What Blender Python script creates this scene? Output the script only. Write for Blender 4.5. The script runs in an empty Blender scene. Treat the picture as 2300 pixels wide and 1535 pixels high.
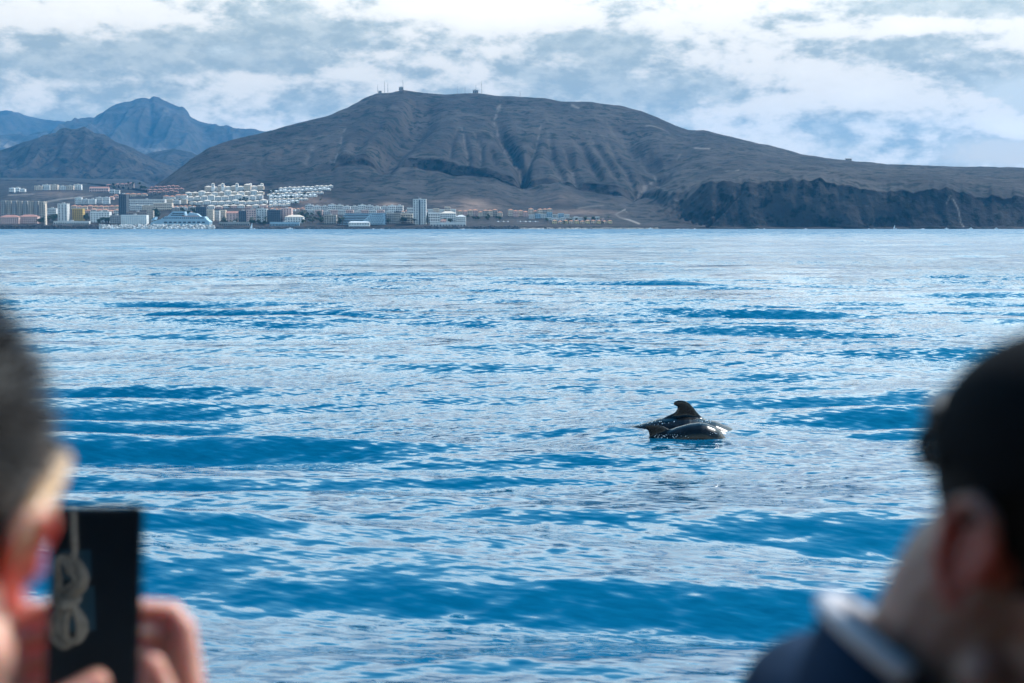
import bpy, bmesh, math, random
import numpy as np
from mathutils import Vector, Matrix, Euler

random.seed(7)
R = math.radians
scn = bpy.context.scene
COL = scn.collection

# ------------------------------------------------------------------ camera
F = 2300 * 50.0 / 36.0            # focal length in photograph pixels
CAMZ = 3.0
HOR = 511.0                       # row of the sea horizon in the photograph
PITCH = math.atan((767.5 - HOR) / F)
cam_d = bpy.data.cameras.new('camera')
cam = bpy.data.objects.new('camera', cam_d)
COL.objects.link(cam)
cam.location = (0, 0, CAMZ)
cam.rotation_euler = (math.pi / 2 - PITCH, 0, 0)
cam_d.lens = 50; cam_d.sensor_width = 36
cam_d.clip_start = 0.05; cam_d.clip_end = 60000
cam_d.dof.use_dof = True
cam_d.dof.focus_distance = 36.0
cam_d.dof.aperture_fstop = 3.2
cam_d.dof.aperture_blades = 9
scn.camera = cam
CP, SP = math.cos(PITCH), math.sin(PITCH)

def P(x, y, Y):
    """world point at depth Y (metres along +Y) seen at photograph pixel (x, y)"""
    a = (x - 1150.0) / F; b = (767.5 - y) / F
    dy = CP + b * SP; dz = -SP + b * CP
    return Vector((a / dy * Y, Y, CAMZ + dz / dy * Y))

def zpx(x, y, Y):
    b = (767.5 - y) / F
    return CAMZ + (-SP + b * CP) / (CP + b * SP) * Y
def xpx(x, y, Y):
    b = (767.5 - y) / F
    return (x - 1150.0) / F / (CP + b * SP) * Y

# ------------------------------------------------------------------ nodes helper
class NT:
    def __init__(s, tree):
        s.t = tree; s.n = tree.nodes; s.l = tree.links
    def add(s, typ, **kw):
        n = s.n.new(typ)
        for k, v in kw.items(): setattr(n, k, v)
        return n
    def put(s, sock, v):
        if isinstance(v, bpy.types.NodeSocket): s.l.new(v, sock)
        elif v is not None: sock.default_value = v
    def m(s, op, a, b=None, c=None, clamp=False):
        n = s.n.new('ShaderNodeMath'); n.operation = op; n.use_clamp = clamp
        s.put(n.inputs[0], a)
        if b is not None: s.put(n.inputs[1], b)
        if c is not None: s.put(n.inputs[2], c)
        return n.outputs[0]
    def vm(s, op, a, b=None, sc=None):
        n = s.n.new('ShaderNodeVectorMath'); n.operation = op
        s.put(n.inputs[0], a)
        if b is not None: s.put(n.inputs[1], b)
        if sc is not None: s.put(n.inputs['Scale'], sc)
        return n.outputs['Value'] if op in ('LENGTH', 'DOT_PRODUCT') else n.outputs[0]
    def noise(s, vec, scale, detail=4, rough=0.55, dist=0.0, out=0):
        n = s.n.new('ShaderNodeTexNoise')
        s.put(n.inputs['Vector'], vec)
        n.inputs['Scale'].default_value = scale; n.inputs['Detail'].default_value = detail
        n.inputs['Roughness'].default_value = rough; n.inputs['Distortion'].default_value = dist
        return n.outputs[out]
    def mapr(s, v, a, b, c=0.0, d=1.0, smooth=True):
        n = s.n.new('ShaderNodeMapRange')
        n.interpolation_type = 'SMOOTHSTEP' if smooth else 'LINEAR'
        s.put(n.inputs[0], v)
        for i, q in enumerate((a, b, c, d)): n.inputs[1 + i].default_value = q
        return n.outputs[0]
    def mix(s, f, a, b, mode='MIX'):
        n = s.n.new('ShaderNodeMix'); n.data_type = 'RGBA'; n.blend_type = mode
        s.put(n.inputs[0], f)
        for i, q in ((6, a), (7, b)):
            if isinstance(q, (tuple, list)): q = tuple(q) + (1,) * (4 - len(q))
            s.put(n.inputs[i], q)
        return n.outputs[2]
    def comb(s, x, y, z):
        n = s.n.new('ShaderNodeCombineXYZ')
        for i, q in enumerate((x, y, z)): s.put(n.inputs[i], q)
        return n.outputs[0]
    def sep(s, v):
        n = s.n.new('ShaderNodeSeparateXYZ'); s.put(n.inputs[0], v); return n.outputs
    def attr(s, name):
        n = s.n.new('ShaderNodeAttribute'); n.attribute_name = name; return n

# ------------------------------------------------------------------ light
SUN_AZ, SUN_EL = R(54), R(50)      # to the right of the view, high, ahead of the boat
SUNV = Vector((math.sin(SUN_AZ) * math.cos(SUN_EL), math.cos(SUN_AZ) * math.cos(SUN_EL), math.sin(SUN_EL)))
sl = bpy.data.lights.new('sun', 'SUN'); sl.energy = 3.0; sl.angle = R(0.53); sl.color = (1.0, 0.96, 0.91)
so = bpy.data.objects.new('sun', sl); COL.objects.link(so)
so.rotation_euler = SUNV.to_track_quat('Z', 'Y').to_euler(); so.location = (300, 250, 500)

world = bpy.data.worlds.new('World'); scn.world = world; world.use_nodes = True
w = NT(world.node_tree); w.n.clear()
sky = w.add('ShaderNodeTexSky', sky_type='NISHITA', sun_disc=False)
sky.sun_elevation = SUN_EL; sky.sun_rotation = SUN_AZ
sky.air_density = 1.0; sky.dust_density = 0.6; sky.ozone_density = 3.0
geo = w.add('ShaderNodeNewGeometry')
dirv = w.vm('SCALE', geo.outputs['Incoming'], sc=-1.0)
dx, dy, dz = w.sep(dirv)
el = w.m('MULTIPLY', w.m('ARCSINE', dz), F)                 # pixels above the horizon
az = w.m('MULTIPLY', w.m('ARCTAN2', dx, dy), F)             # pixels from the middle
ela = w.m('MAXIMUM', el, 0.0)
# a layer of broken cumulus
cv = w.comb(w.m('MULTIPLY', az, 1 / 250.), w.m('MULTIPLY', ela, 1 / 125.), w.m('MULTIPLY', az, 0.0002))
n1 = w.noise(cv, 1.0, 5, 0.60, 0.15)
n2 = w.noise(cv, 3.0, 7, 0.62, 0.0)
n3 = w.noise(w.vm('ADD', cv, (0.08, 0.18, 0.0)), 1.0, 4, 0.60, 0.15)      # thickness a little nearer the sun
s = w.m('ADD', w.m('MULTIPLY', w.m('SUBTRACT', n1, 0.5), 1.15), w.m('MULTIPLY', w.m('SUBTRACT', n2, 0.5), 0.62))
s = w.m('ADD', s, -0.01)
def blob(cx, cy, rx, ry, wgt):
    """one cloud (or gap) of the bank, by bearing and height"""
    global s
    ax = w.m('MULTIPLY', w.m('SUBTRACT', az, cx - 1150.0), 1.0 / rx)
    ay = w.m('MULTIPLY', w.m('SUBTRACT', el, HOR - cy), 1.0 / ry)
    q = w.m('ADD', w.m('MULTIPLY', ax, ax), w.m('MULTIPLY', ay, ay))
    s = w.m('ADD', s, w.m('MULTIPLY', w.m('EXPONENT', w.m('MULTIPLY', q, -1.0)), wgt))
for b in [(700, 78, 170, 48, -.30), (430, 125, 210, 34, -.22), (620, 150, 150, 25, -.2), (1360, 105, 190, 26, -.3),
          (1520, 215, 200, 36, -.30), (1250, 170, 150, 30, -.18), (2080, 45, 190, 20, -.2), (2010, 122, 130, 18, -.16),
          (120, 160, 240, 26, -.10), (80, 20, 120, 30, -.12),
          (1130, 42, 250, 48, .36), (330, 62, 220, 42, .26), (1090, 165, 45, 55, .2), (640, 190, 150, 26, .16),
          (1830, 225, 260, 50, .30), (2225, 302, 85, 24, .40), (1700, 40, 170, 50, .22), (2000, 88, 260, 20, .2), (2230, 130, 110, 30, .18),
          (1750, 160, 120, 40, .12), (850, 130, 75, 13, .2)]:
    blob(*b[:4], b[4] * 1.25)
tone = w.mapr(w.m('ADD', s, w.m('MULTIPLY', w.m('SUBTRACT', n1, n3), 0.6)), -0.15, 0.17)
shade_c = w.mix(w.mapr(n2, 0.36, 0.64), (0.225, 0.265, 0.268), (0.335, 0.36, 0.345)); lit_c = (0.53, 0.512, 0.468)
cloud_c = w.mix(tone, shade_c, lit_c)
# sunlit core of the lumps a little brighter still
cloud_c = w.mix(w.mapr(s, 0.12, 0.5, 0, 1), cloud_c, (0.575, 0.555, 0.51))
# open pale sky: low to the right of the bank and towards the zenith
s_keep = s
s = w.m('MULTIPLY', s_keep, 0.0)
blob(2250, 250, 190, 75, 1.0); blob(2350, 360, 420, 50, 0.9); blob(2000, 165, 60, 16, .45)
hole = w.m('MULTIPLY', s, 1.0)
thick = w.m('SUBTRACT', w.m('ADD', s_keep, 0.62), w.m('MULTIPLY', hole, 0.62))
cover = w.m('MULTIPLY', w.mapr(thick, -0.02, 0.24), w.mapr(el, 600, 1550, 1.0, 0.0, False))
sky_c = w.vm('MULTIPLY', sky.outputs[0], (0.007, 0.100, 0.142))
pale = w.mix(w.mapr(el, 60, 320, 0, 1), (0.40, 0.36, 0.29), (0.36, 0.39, 0.38))
pale = w.mix(w.mapr(el, 520, 1000, 0, 1), pale, (0.33, 0.72, 0.92))
clear_c = w.mix(w.mapr(el, 900, 2900, 0, 1), pale, sky_c)
col = w.mix(cover, clear_c, cloud_c)
# the air and the thin cloud glare towards the sun
sa = w.m('ARCCOSINE', w.vm('DOT_PRODUCT', dirv, tuple(SUNV)))
sq = w.m('MULTIPLY', sa, 1.0 / R(33))
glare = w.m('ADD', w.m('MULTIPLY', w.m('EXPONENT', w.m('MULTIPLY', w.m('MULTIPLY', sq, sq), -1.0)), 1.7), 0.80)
# unseen clouds opposite the sun, brightened further to fill the building fronts
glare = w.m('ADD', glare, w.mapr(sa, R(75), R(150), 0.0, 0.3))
# extra brightness added to cloud above the view, to whiten the sea's reflections
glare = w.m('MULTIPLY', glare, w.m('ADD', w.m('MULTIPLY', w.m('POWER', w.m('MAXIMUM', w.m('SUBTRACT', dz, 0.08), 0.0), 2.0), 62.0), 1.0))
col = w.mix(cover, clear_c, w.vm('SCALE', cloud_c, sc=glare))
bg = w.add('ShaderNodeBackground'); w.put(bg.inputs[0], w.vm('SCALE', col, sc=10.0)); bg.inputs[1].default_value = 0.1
wo = w.add('ShaderNodeOutputWorld'); w.l.new(bg.outputs[0], wo.inputs[0])

scn.view_settings.view_transform = 'Standard'; scn.view_settings.look = 'None'
scn.view_settings.exposure = 1.0; scn.view_settings.gamma = 1.0
scn.view_settings.use_curve_mapping = False
scn.cycles.use_denoising = True
scn.cycles.max_bounces = 8; scn.cycles.diffuse_bounces = 3; scn.cycles.glossy_bounces = 3
scn.cycles.transmission_bounces = 3; scn.cycles.volume_bounces = 1
scn.cycles.sample_clamp_indirect = 6.0

# ------------------------------------------------------------------ materials
MATS = {}
def mat(name, color, rough=0.6, var=0.0, vscale=1.0, spec=0.5, metal=0.0, color2=None, sss=0.0, detail=5):
    if name in MATS: return MATS[name]
    m = bpy.data.materials.new(name); m.use_nodes = True
    t = NT(m.node_tree); b = t.n['Principled BSDF']
    b.inputs['Roughness'].default_value = rough; b.inputs['Metallic'].default_value = metal
    b.inputs['Specular IOR Level'].default_value = spec
    if color2 is None: color2 = tuple(c * (1 - var) for c in color)
    tc = t.add('ShaderNodeTexCoord')
    nz = t.noise(tc.outputs['Object'], vscale, detail, 0.6)
    t.put(b.inputs['Base Color'], t.mix(t.mapr(nz, 0.35, 0.65), color, color2))
    if sss:
        b.inputs['Subsurface Weight'].default_value = sss
        b.inputs['Subsurface Radius'].default_value = (1.0, 0.28, 0.14)
        b.inputs['Subsurface Scale'].default_value = 0.012
    MATS[name] = m
    return m

# ------------------------------------------------------------------ object helpers
def tag(o, label=None, cat=None, group=None, kind=None):
    if label: o['label'] = label
    if cat: o['category'] = cat
    if group: o['group'] = group
    if kind: o['kind'] = kind
    return o
def empty(name, loc, rz=0.0):
    o = bpy.data.objects.new(name, None); COL.objects.link(o)
    o.location = loc; o.rotation_euler = (0, 0, rz); o.empty_display_size = 0.2
    return o
def link(name, me, material=None, parent=None, smooth=False):
    if material is not None and len(me.materials) == 0: me.materials.append(material)
    if smooth: me.polygons.foreach_set('use_smooth', np.ones(len(me.polygons), bool))
    o = bpy.data.objects.new(name, me); COL.objects.link(o)
    if parent is not None: o.parent = parent
    return o
def copy_tree(o, parent=None):
    c = o.copy(); COL.objects.link(c)
    if parent is not None: c.parent = parent
    for ch in o.children: copy_tree(ch, c)
    return c
class MB:
    """collects boxes, prisms and tubes into one mesh"""
    def __init__(s): s.v = []; s.f = []
    def box(s, x0, x1, y0, y1, z0, z1):
        k = len(s.v)
        s.v += [(x0, y0, z0), (x1, y0, z0), (x1, y1, z0), (x0, y1, z0), (x0, y0, z1), (x1, y0, z1), (x1, y1, z1), (x0, y1, z1)]
        s.f += [tuple(k + i for i in q) for q in ((0, 3, 2, 1), (4, 5, 6, 7), (0, 1, 5, 4), (1, 2, 6, 5), (2, 3, 7, 6), (3, 0, 4, 7))]
    def prism(s, pts, y0, y1):
        """polygon in x, z (counter-clockwise seen from -y) swept from y0 to y1"""
        k = len(s.v); n = len(pts)
        s.v += [(p[0], y0, p[1]) for p in pts] + [(p[0], y1, p[1]) for p in pts]
        s.f.append(tuple(range(k, k + n))); s.f.append(tuple(range(k + 2 * n - 1, k + n - 1, -1)))
        for i in range(n):
            j = (i + 1) % n; s.f.append((k + i, k + n + i, k + n + j, k + j))
    def hip(s, x0, x1, y0, y1, z0, h, inset=None):
        k = len(s.v); q = inset if inset is not None else min(x1 - x0, y1 - y0) * .5
        ym = (y0 + y1) / 2; xa, xb = x0 + q, x1 - q
        if xa > xb: xa = xb = (x0 + x1) / 2
        s.v += [(x0, y0, z0), (x1, y0, z0), (x1, y1, z0), (x0, y1, z0), (xa, ym, z0 + h), (xb, ym, z0 + h)]
        s.f += [(k, k + 1, k + 5, k + 4), (k + 1, k + 2, k + 5), (k + 2, k + 3, k + 4, k + 5), (k + 3, k, k + 4), (k + 3, k + 2, k + 1, k)]
    def tube(s, pts, rad, n=6, closed=False):
        pts = [Vector(p) for p in pts]; m = len(pts); k = len(s.v)
        rad = rad if isinstance(rad, (list, tuple)) else [rad] * m
        up = Vector((0.3, 0.1, 1)).normalized()
        for i, p in enumerate(pts):
            d = (pts[(i + 1) % m if closed else min(i + 1, m - 1)] - pts[(i - 1) % m if closed else max(i - 1, 0)])
            d = d.normalized() if d.length > 1e-9 else Vector((0, 0, 1))
            a = d.cross(up)
            if a.length < 1e-3: a = d.cross(Vector((1, 0, 0)))
            a.normalize(); b = d.cross(a)
            for j in range(n):
                t = 2 * math.pi * j / n
                s.v.append(tuple(p + (a * math.cos(t) + b * math.sin(t)) * rad[i]))
        for i in range(m if closed else m - 1):
            i2 = (i + 1) % m
            for j in range(n):
                s.f.append((k + i * n + j, k + i * n + (j + 1) % n, k + i2 * n + (j + 1) % n, k + i2 * n + j))
        if not closed:
            s.f.append(tuple(k + j for j in range(n))[::-1]); s.f.append(tuple(k + (m - 1) * n + j for j in range(n)))
    def mesh(s, name):
        me = bpy.data.meshes.new(name); me.from_pydata(s.v, [], s.f); me.update(); return me
    def build(s, name, material, parent=None, smooth=False):
        return link(name, s.mesh(name), material, parent, smooth)

def grid_mesh(name, V, nr, nc, keep=None, wrap=False):
    """V: (nr, nc, 3) array"""
    me = bpy.data.meshes.new(name)
    idx = np.arange(nr * nc).reshape(nr, nc)
    if wrap: idx = np.concatenate([idx, idx[:, :1]], 1)
    q = np.stack([idx[:-1, :-1], idx[:-1, 1:], idx[1:, 1:], idx[1:, :-1]], -1).reshape(-1, 4)
    nf = len(q)
    me.vertices.add(nr * nc); me.vertices.foreach_set('co', V.reshape(-1).astype(np.float32))
    me.loops.add(nf * 4); me.loops.foreach_set('vertex_index', q.reshape(-1).astype(np.int32))
    me.polygons.add(nf); me.polygons.foreach_set('loop_start', np.arange(0, nf * 4, 4, dtype=np.int32))
    me.polygons.foreach_set('use_smooth', np.ones(nf, bool))
    me.update(calc_edges=True)
    return me
def vattr(me, name, arr):
    a = me.attributes.new(name, 'FLOAT', 'POINT'); a.data.foreach_set('value', np.ascontiguousarray(arr.reshape(-1), dtype=np.float32))

# ------------------------------------------------------------------ noise in numpy
def _hash(ix, iy, iz, seed):
    h = (ix * 374761393 + iy * 668265263 + iz * 2147483647 + seed * 144269504) & 0xffffffff
    h = ((h ^ (h >> 13)) * 1274126177) & 0xffffffff
    h = (h ^ (h >> 16)) & 0xffff
    return h / 65535.0
def vnoise(x, y, z=None, seed=0):
    if z is None: z = np.zeros_like(x)
    fx, fy, fz = np.floor(x), np.floor(y), np.floor(z)
    ix, iy, iz = fx.astype(np.int64), fy.astype(np.int64), fz.astype(np.int64)
    u, v, t = x - fx, y - fy, z - fz
    u = u * u * u * (u * (u * 6 - 15) + 10); v = v * v * v * (v * (v * 6 - 15) + 10); t = t * t * (3 - 2 * t)
    r = 0
    for a in (0, 1):
        for b in (0, 1):
            for c in (0, 1):
                r = r + _hash(ix + a, iy + b, iz + c, seed) * (u if a else 1 - u) * (v if b else 1 - v) * (t if c else 1 - t)
    return r * 2 - 1
def fbm(x, y, z=None, oct=4, seed=0, gain=0.5):
    r = 0; a = 1.0; f = 1.0
    for i in range(oct):
        r = r + a * vnoise(x * f, y * f, None if z is None else z * f, seed + i * 17); a *= gain; f *= 2.03
    return r
def ridged(x, y, oct=3, seed=0):
    r = 0; a = 1.0; f = 1.0
    for i in range(oct):
        r = r + a * (1 - 2 * np.abs(vnoise(x * f, y * f, None, seed + i * 31))); a *= .5; f *= 2.1
    return r
def sstep(a, b, x):
    t = np.clip((x - a) / (b - a), 0, 1); return t * t * (3 - 2 * t)

# ------------------------------------------------------------------ terrain
K = np.array([
 # x    C1y  C1d   C2y  C2d   C3y  C3d   C4d
 (-900, 470, 2900, 440, 3500, 424, 3900, 4500),
 (0,    470, 2900, 440, 3500, 424, 3900, 4500),
 (200,  466, 2900, 440, 3450, 428, 3700, 4300),
 (330,  462, 2880, 446, 3200, 440, 3350, 3600),
 (380,  460, 2850, 436, 3150, 418, 3300, 3620),
 (430,  462, 2820, 430, 3120, 405, 3280, 3650),
 (520,  464, 2800, 412, 3150, 385, 3300, 3750),
 (600,  466, 2790, 411, 3150, 375, 3320, 3850),
 (680,  468, 2780, 408, 3170, 365, 3350, 3950),
 (725,  470, 2765, 392, 3240, 356, 3330, 4020),
 (760,  471, 2755, 374, 3300, 342, 3335, 4080),
 (820,  474, 2740, 366, 3320, 350, 3345, 4200),
 (880,  475, 2740, 362, 3330, 348, 3352, 4250),
 (920,  476, 2740, 374, 3320, 354, 3345, 4280),
 (960,  477, 2740, 384, 3300, 360, 3322, 4280),
 (1050, 479, 2730, 398, 3260, 375, 3282, 4300),
 (1110, 480, 2725, 402, 3220, 388, 3240, 4300),
 (1170, 482, 2720, 420, 3180, 402, 3200, 4300),
 (1260, 484, 2710, 418, 3160, 400, 3185, 4250),
 (1300, 486, 2700, 428, 3120, 412, 3140, 4250),
 (1400, 492, 2680, 438, 3050, 422, 3090, 4200),
 (1440, 494, 2670, 432, 3050, 412, 3120, 4160),
 (1500, 500, 2640, 446, 2830, 408, 3050, 4100),
 (1550, 506, 2625, 432, 2730, 402, 2960, 4050),
 (1600, 509, 2615, 413, 2680, 396, 2900, 4000),
 (1650, 510, 2612, 409, 2674, 393, 2890, 3970),
 (1700, 510, 2612, 403, 2670, 388, 2880, 3950),
 (1760, 510, 2610, 409, 2665, 390, 2880, 3900),
 (1830, 510, 2605, 404, 2660, 388, 2870, 3860),
 (1890, 510, 2600, 416, 2650, 390, 2865, 3830),
 (1950, 510, 2600, 430, 2640, 395, 2860, 3800),
 (1990, 510, 2600, 438, 2640, 397, 2850, 3790),
 (2020, 510, 2600, 430, 2640, 398, 2840, 3780),
 (2060, 510, 2600, 432, 2640, 400, 2830, 3770),
 (2095, 510, 2600, 422, 2645, 402, 2820, 3760),
 (2150, 510, 2600, 432, 2645, 404, 2810, 3740),
 (2200, 510, 2600, 440, 2645, 406, 2800, 3720),
 (2250, 510, 2600, 448, 2645, 408, 2800, 3700),
 (2300, 510, 2600, 443, 2650, 408, 2800, 3690),
 (3200, 510, 2640, 446, 2700, 410, 2850, 3700)], float)
SKY_MAIN = np.array([(-900, 404), (0, 406), (150, 409), (250, 420), (330, 432), (380, 395), (430, 355), (470, 330), (520, 313), (600, 294), (680, 272),
 (740, 258), (780, 240), (820, 217), (845, 207), (880, 205), (905, 199), (935, 202), (960, 205), (1000, 208), (1045, 206), (1085, 207),
 (1130, 213), (1180, 215), (1225, 217), (1260, 225), (1330, 226), (1390, 233), (1440, 246), (1480, 262), (1515, 280), (1545, 291),
 (1580, 291), (1620, 301), (1700, 319), (1760, 333), (1800, 345), (1835, 351), (1860, 356), (1930, 363), (2000, 368), (2100, 372), (2200, 375),
 (2300, 376), (3200, 384)], float)
SHORE = np.array([(-900, 2390), (0, 2400), (480, 2400), (500, 2440), (900, 2430), (1000, 2425), (1150, 2425), (1175, 2465), (1300, 2490), (1480, 2560),
 (1600, 2598), (2300, 2585), (3200, 2620)], float)

def kx(col, x): return np.interp(x, K[:, 0], K[:, col])
def curves(x):
    """depth and height of the six control lines of the land at photograph column x"""
    d0 = np.interp(x, SHORE[:, 0], SHORE[:, 1])
    right = sstep(1440, 1600, x)
    db = d0 + 14 * (1 - right) + 5 * right
    z0 = np.full_like(x, -3.0); zb = 4.5 * (1 - right) + 1.5 * right
    D = [d0, db]; Z = [z0, zb]
    for c in (1, 3, 5):
        d = kx(c + 1, x); D.append(d); Z.append(zpx(x, kx(c, x), d))
    d4 = kx(7, x); y4 = np.interp(x, SKY_MAIN[:, 0], SKY_MAIN[:, 1]); z4 = zpx(x, y4, d4)
    D.append(d4); Z.append(z4)
    left = 1 - sstep(300, 440, x)
    d5 = 6600 * left + (d4 + 900) * (1 - left); z5 = zpx(x, 396, 6600) * left + (z4 - 170) * (1 - left)
    D.append(d5); Z.append(z5)
    return np.array(D), np.array(Z)

def polydist(px, py, pts):
    best = np.full(px.shape, 1e9); along = np.zeros(px.shape)
    n = len(pts) - 1
    for i in range(n):
        ax, ay = pts[i]; bx, by = pts[i + 1]
        t = np.clip(((px - ax) * (bx - ax) + (py - ay) * (by - ay)) / ((bx - ax) ** 2 + (by - ay) ** 2), 0, 1)
        d = np.hypot(px - ax - t * (bx - ax), py - ay - t * (by - ay))
        mk = d < best; best = np.where(mk, d, best); along = np.where(mk, (i + t) / n, along)
    return best, along

def smooth_rows(A, k):
    for _ in range(k):
        B = A.copy(); B[1:-1] = (A[:-2] + 2 * A[1:-1] + A[2:]) / 4; A = B
    return A

NC = 1060
XC = np.linspace(-520, 2820, NC)
wob = fbm(XC / 26, XC * 0, oct=3, seed=5)
Dk, Zk = curves(XC)
rt = sstep(1500, 1600, XC)
Zk[3] += (wob * 4.0) * (0.5 + 0.8 * rt)          # ragged cliff edge
segs = [5, 26, 56, 26, 96, 16]
rows_d, rows_z, rows_s = [], [], []
for k, n in enumerate(segs):
    for i in range(n):
        t = i / n
        rows_d.append(Dk[k] * (1 - t) + Dk[k + 1] * t); rows_z.append(Zk[k] * (1 - t) + Zk[k + 1] * t); rows_s.append(k + t)
rows_d.append(Dk[-1]); rows_z.append(Zk[-1]); rows_s.append(6.0)
TD = np.array(rows_d); TZ = np.array(rows_z); TS = np.array(rows_s)[:, None] + 0 * XC[None]
NR = len(rows_d); XX = XC[None] + 0 * TD
sm = smooth_rows(TZ, 5); lock = (TS < 1.3); TZ = np.where(lock, TZ, sm)
YPX = HOR - (TZ - CAMZ) / TD * F                 # close enough for laying out features
WX = xpx(XX, YPX, TD)
up = sstep(3.05, 3.35, TS) * (1 - sstep(4.6, 4.92, TS))      # upper slopes
low = sstep(2.05, 2.4, TS) * (1 - sstep(2.95, 3.2, TS))
massif = sstep(330, 420, XX)
warp = fbm(WX / 420, TD / 500, oct=2, seed=3) * 60
g = ridged((WX + warp) / 210, TD / 1500 + 7, oct=3, seed=11)
TZ = TZ + massif * up * (g - 0.6) * 9 * (1 - sstep(1500, 1700, XX) * .75)
TZ = TZ + massif * low * (fbm((WX + warp) / 130, TD / 420, oct=3, seed=23)) * 7 * (1 - sstep(1480, 1560, XX))
TZ = TZ + (fbm(WX / 55, TD / 75, oct=4, seed=41)) * (1.0 + 2.2 * massif) * sstep(2.3, 2.8, TS) * (1 - .7 * sstep(4.9, 5.0, TS))
scree = np.zeros_like(TZ); green = np.zeros_like(TZ); dry = np.zeros_like(TZ)
def gully(pts, wpx, depth, sc=0.0, scw=2.2):
    global TZ, scree
    m = (XX > min(p[0] for p in pts) - 60) & (XX < max(p[0] for p in pts) + 60)
    d, al = polydist(XX, YPX, pts)
    jag = fbm(XX / 9, YPX / 9, oct=3, seed=77) * 2.0
    TZ = TZ - np.where(m, 1.0 * depth * np.exp(-((d + jag * .6) / wpx) ** 2) * (0.03 + 0.97 * sstep(0, .5, al)), 0)
    if sc: scree = np.maximum(scree, np.where(m, .55 * sc * np.exp(-((d + jag) / scw) ** 2) * sstep(-.35, .5, vnoise(XX / 7, YPX / 5, None, 9) + .25), 0))
gully([(1125, 232), (1110, 270), (1124, 310), (1150, 340), (1168, 375), (1176, 402)], 13, 26, .8)
gully([(1215, 290), (1200, 345), (1182, 375), (1173, 398)], 10, 16, .6)
gully([(1100, 300), (1130, 335), (1150, 350)], 6, 6, .4)
gully([(985, 215), (955, 262), (905, 312), (868, 352)], 26, 42)
gully([(775, 285), (762, 320), (752, 345)], 11, 14, .8)
gully([(700, 330), (690, 352)], 9, 8, .5, 6); gully([(600, 335), (585, 360)], 8, 6, .2)
gully([(1030, 285), (1012, 330), (1010, 355)], 8, 9, .3); gully([(1037, 285), (1046, 330), (1052, 366)], 7, 9, .6)
gully([(1062, 300), (1080, 335), (1079, 372)], 8, 10, .55); gully([(1095, 330), (1112, 370)], 8, 7, .3)
gully([(1230, 300), (1238, 350), (1262, 395)], 12, 12, .35); gully([(1262, 330), (1285, 380), (1296, 410)], 9, 11, .5)
gully([(1290, 305), (1318, 350), (1345, 398)], 9, 13, .3); gully([(1318, 300), (1350, 345), (1384, 395)], 9, 13, .35)
gully([(1350, 300), (1385, 345), (1420, 402)], 10, 14, .3); gully([(1345, 262), (1400, 310), (1440, 350), (1470, 378)], 30, 30, .25, 4)
gully([(1470, 378), (1447, 395), (1432, 414)], 11, 14, 1.0, 3); gully([(1530, 345), (1500, 378), (1452, 408), (1420, 432)], 11, 16, .5)
gully([(870, 225), (860, 260), (830, 300), (800, 340)], 14, 12); gully([(935, 210), (925, 250), (890, 290)], 14, 14)
for i in range(9):                                # slanting gullies on the shoulder beside the cliff
    x0 = 1480 + i * 16; gully([(x0 + 75, 398 + i * 1.5), (x0 + 30, 432 + i * 3), (x0 - 18, 470 + i * 4)], 5, 7 + i, .18, 3)
# tracks and terraces
def paint(arr, pts, wpx, v):
    d, _ = polydist(XX, YPX, pts); np.maximum(arr, v * np.exp(-(d / wpx) ** 2), out=arr)
for pts, v in [([(1436, 503), (1412, 494), (1392, 489), (1383, 482), (1403, 468), (1407, 474)], .55), ([(1404, 466), (1398, 470)], .9), ([(1560, 334), (1594, 338)], .8),
               ([(1450, 285), (1500, 298)], .5), ([(1285, 240), (1300, 245)], .8), ([(1630, 383), (1660, 381)], .6), ([(80, 458), (130, 450), (207, 440)], .8),
               ([(20, 440), (75, 437)], .6), ([(1355, 462), (1300, 470)], .4), ([(2140, 447), (2152, 470), (2158, 500), (2164, 509)], .9), ([(2135, 440), (2125, 460)], .5)]:
    paint(scree, pts, 1.6, v)
for cx, cy, rx, ry, v in [(1060, 465, 50, 12, 1), (875, 460, 25, 5, .9), (1240, 450, 60, 12, .35), (690, 458, 55, 14, .7), (620, 470, 60, 8, .5), (1300, 478, 90, 7, .6), (130, 437, 60, 6, .5), (980, 456, 20, 4, .5)]:
    dry = np.maximum(dry, v * np.exp(-((XX - cx) / rx) ** 2 - ((YPX - cy) / ry) ** 2))
for cx, cy, rx, ry, v in [(810, 400, 75, 50, 1), (780, 440, 50, 18, .8), (960, 410, 90, 25, .4), (1200, 430, 80, 20, .45), (1130, 440, 120, 20, .35), (90, 425, 120, 14, .3)]:
    green = np.maximum(green, v * np.exp(-((XX - cx) / rx) ** 2 - ((YPX - cy) / ry) ** 2))
# cliff faces stand out towards the sea in buttresses
cliff = rt[None] * sstep(1.1, 1.5, TS) * (1 - sstep(2.85, 3.05, TS))
TD = TD - cliff * (fbm(WX / 70, TZ / 75, oct=5, seed=61) * 5 + np.abs(fbm(WX / 60, TZ / 200, oct=3, seed=62)) * 5 - 2) - cliff * fbm(WX / 9, TZ / 22, oct=3, seed=67) * .8
band = massif * (1 - rt[None]) * sstep(2.9, 3.1, TS) * (1 - sstep(3.9, 4.05, TS)) * sstep(720, 760, XX)
TD = TD - band * fbm(WX / 30, TZ / 60, oct=3, seed=71) * 6
YP2 = HOR - (TZ - CAMZ) / TD * F
WX = xpx(XX, YPX, TD)
TV = np.stack([WX, TD, TZ], -1)

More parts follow.
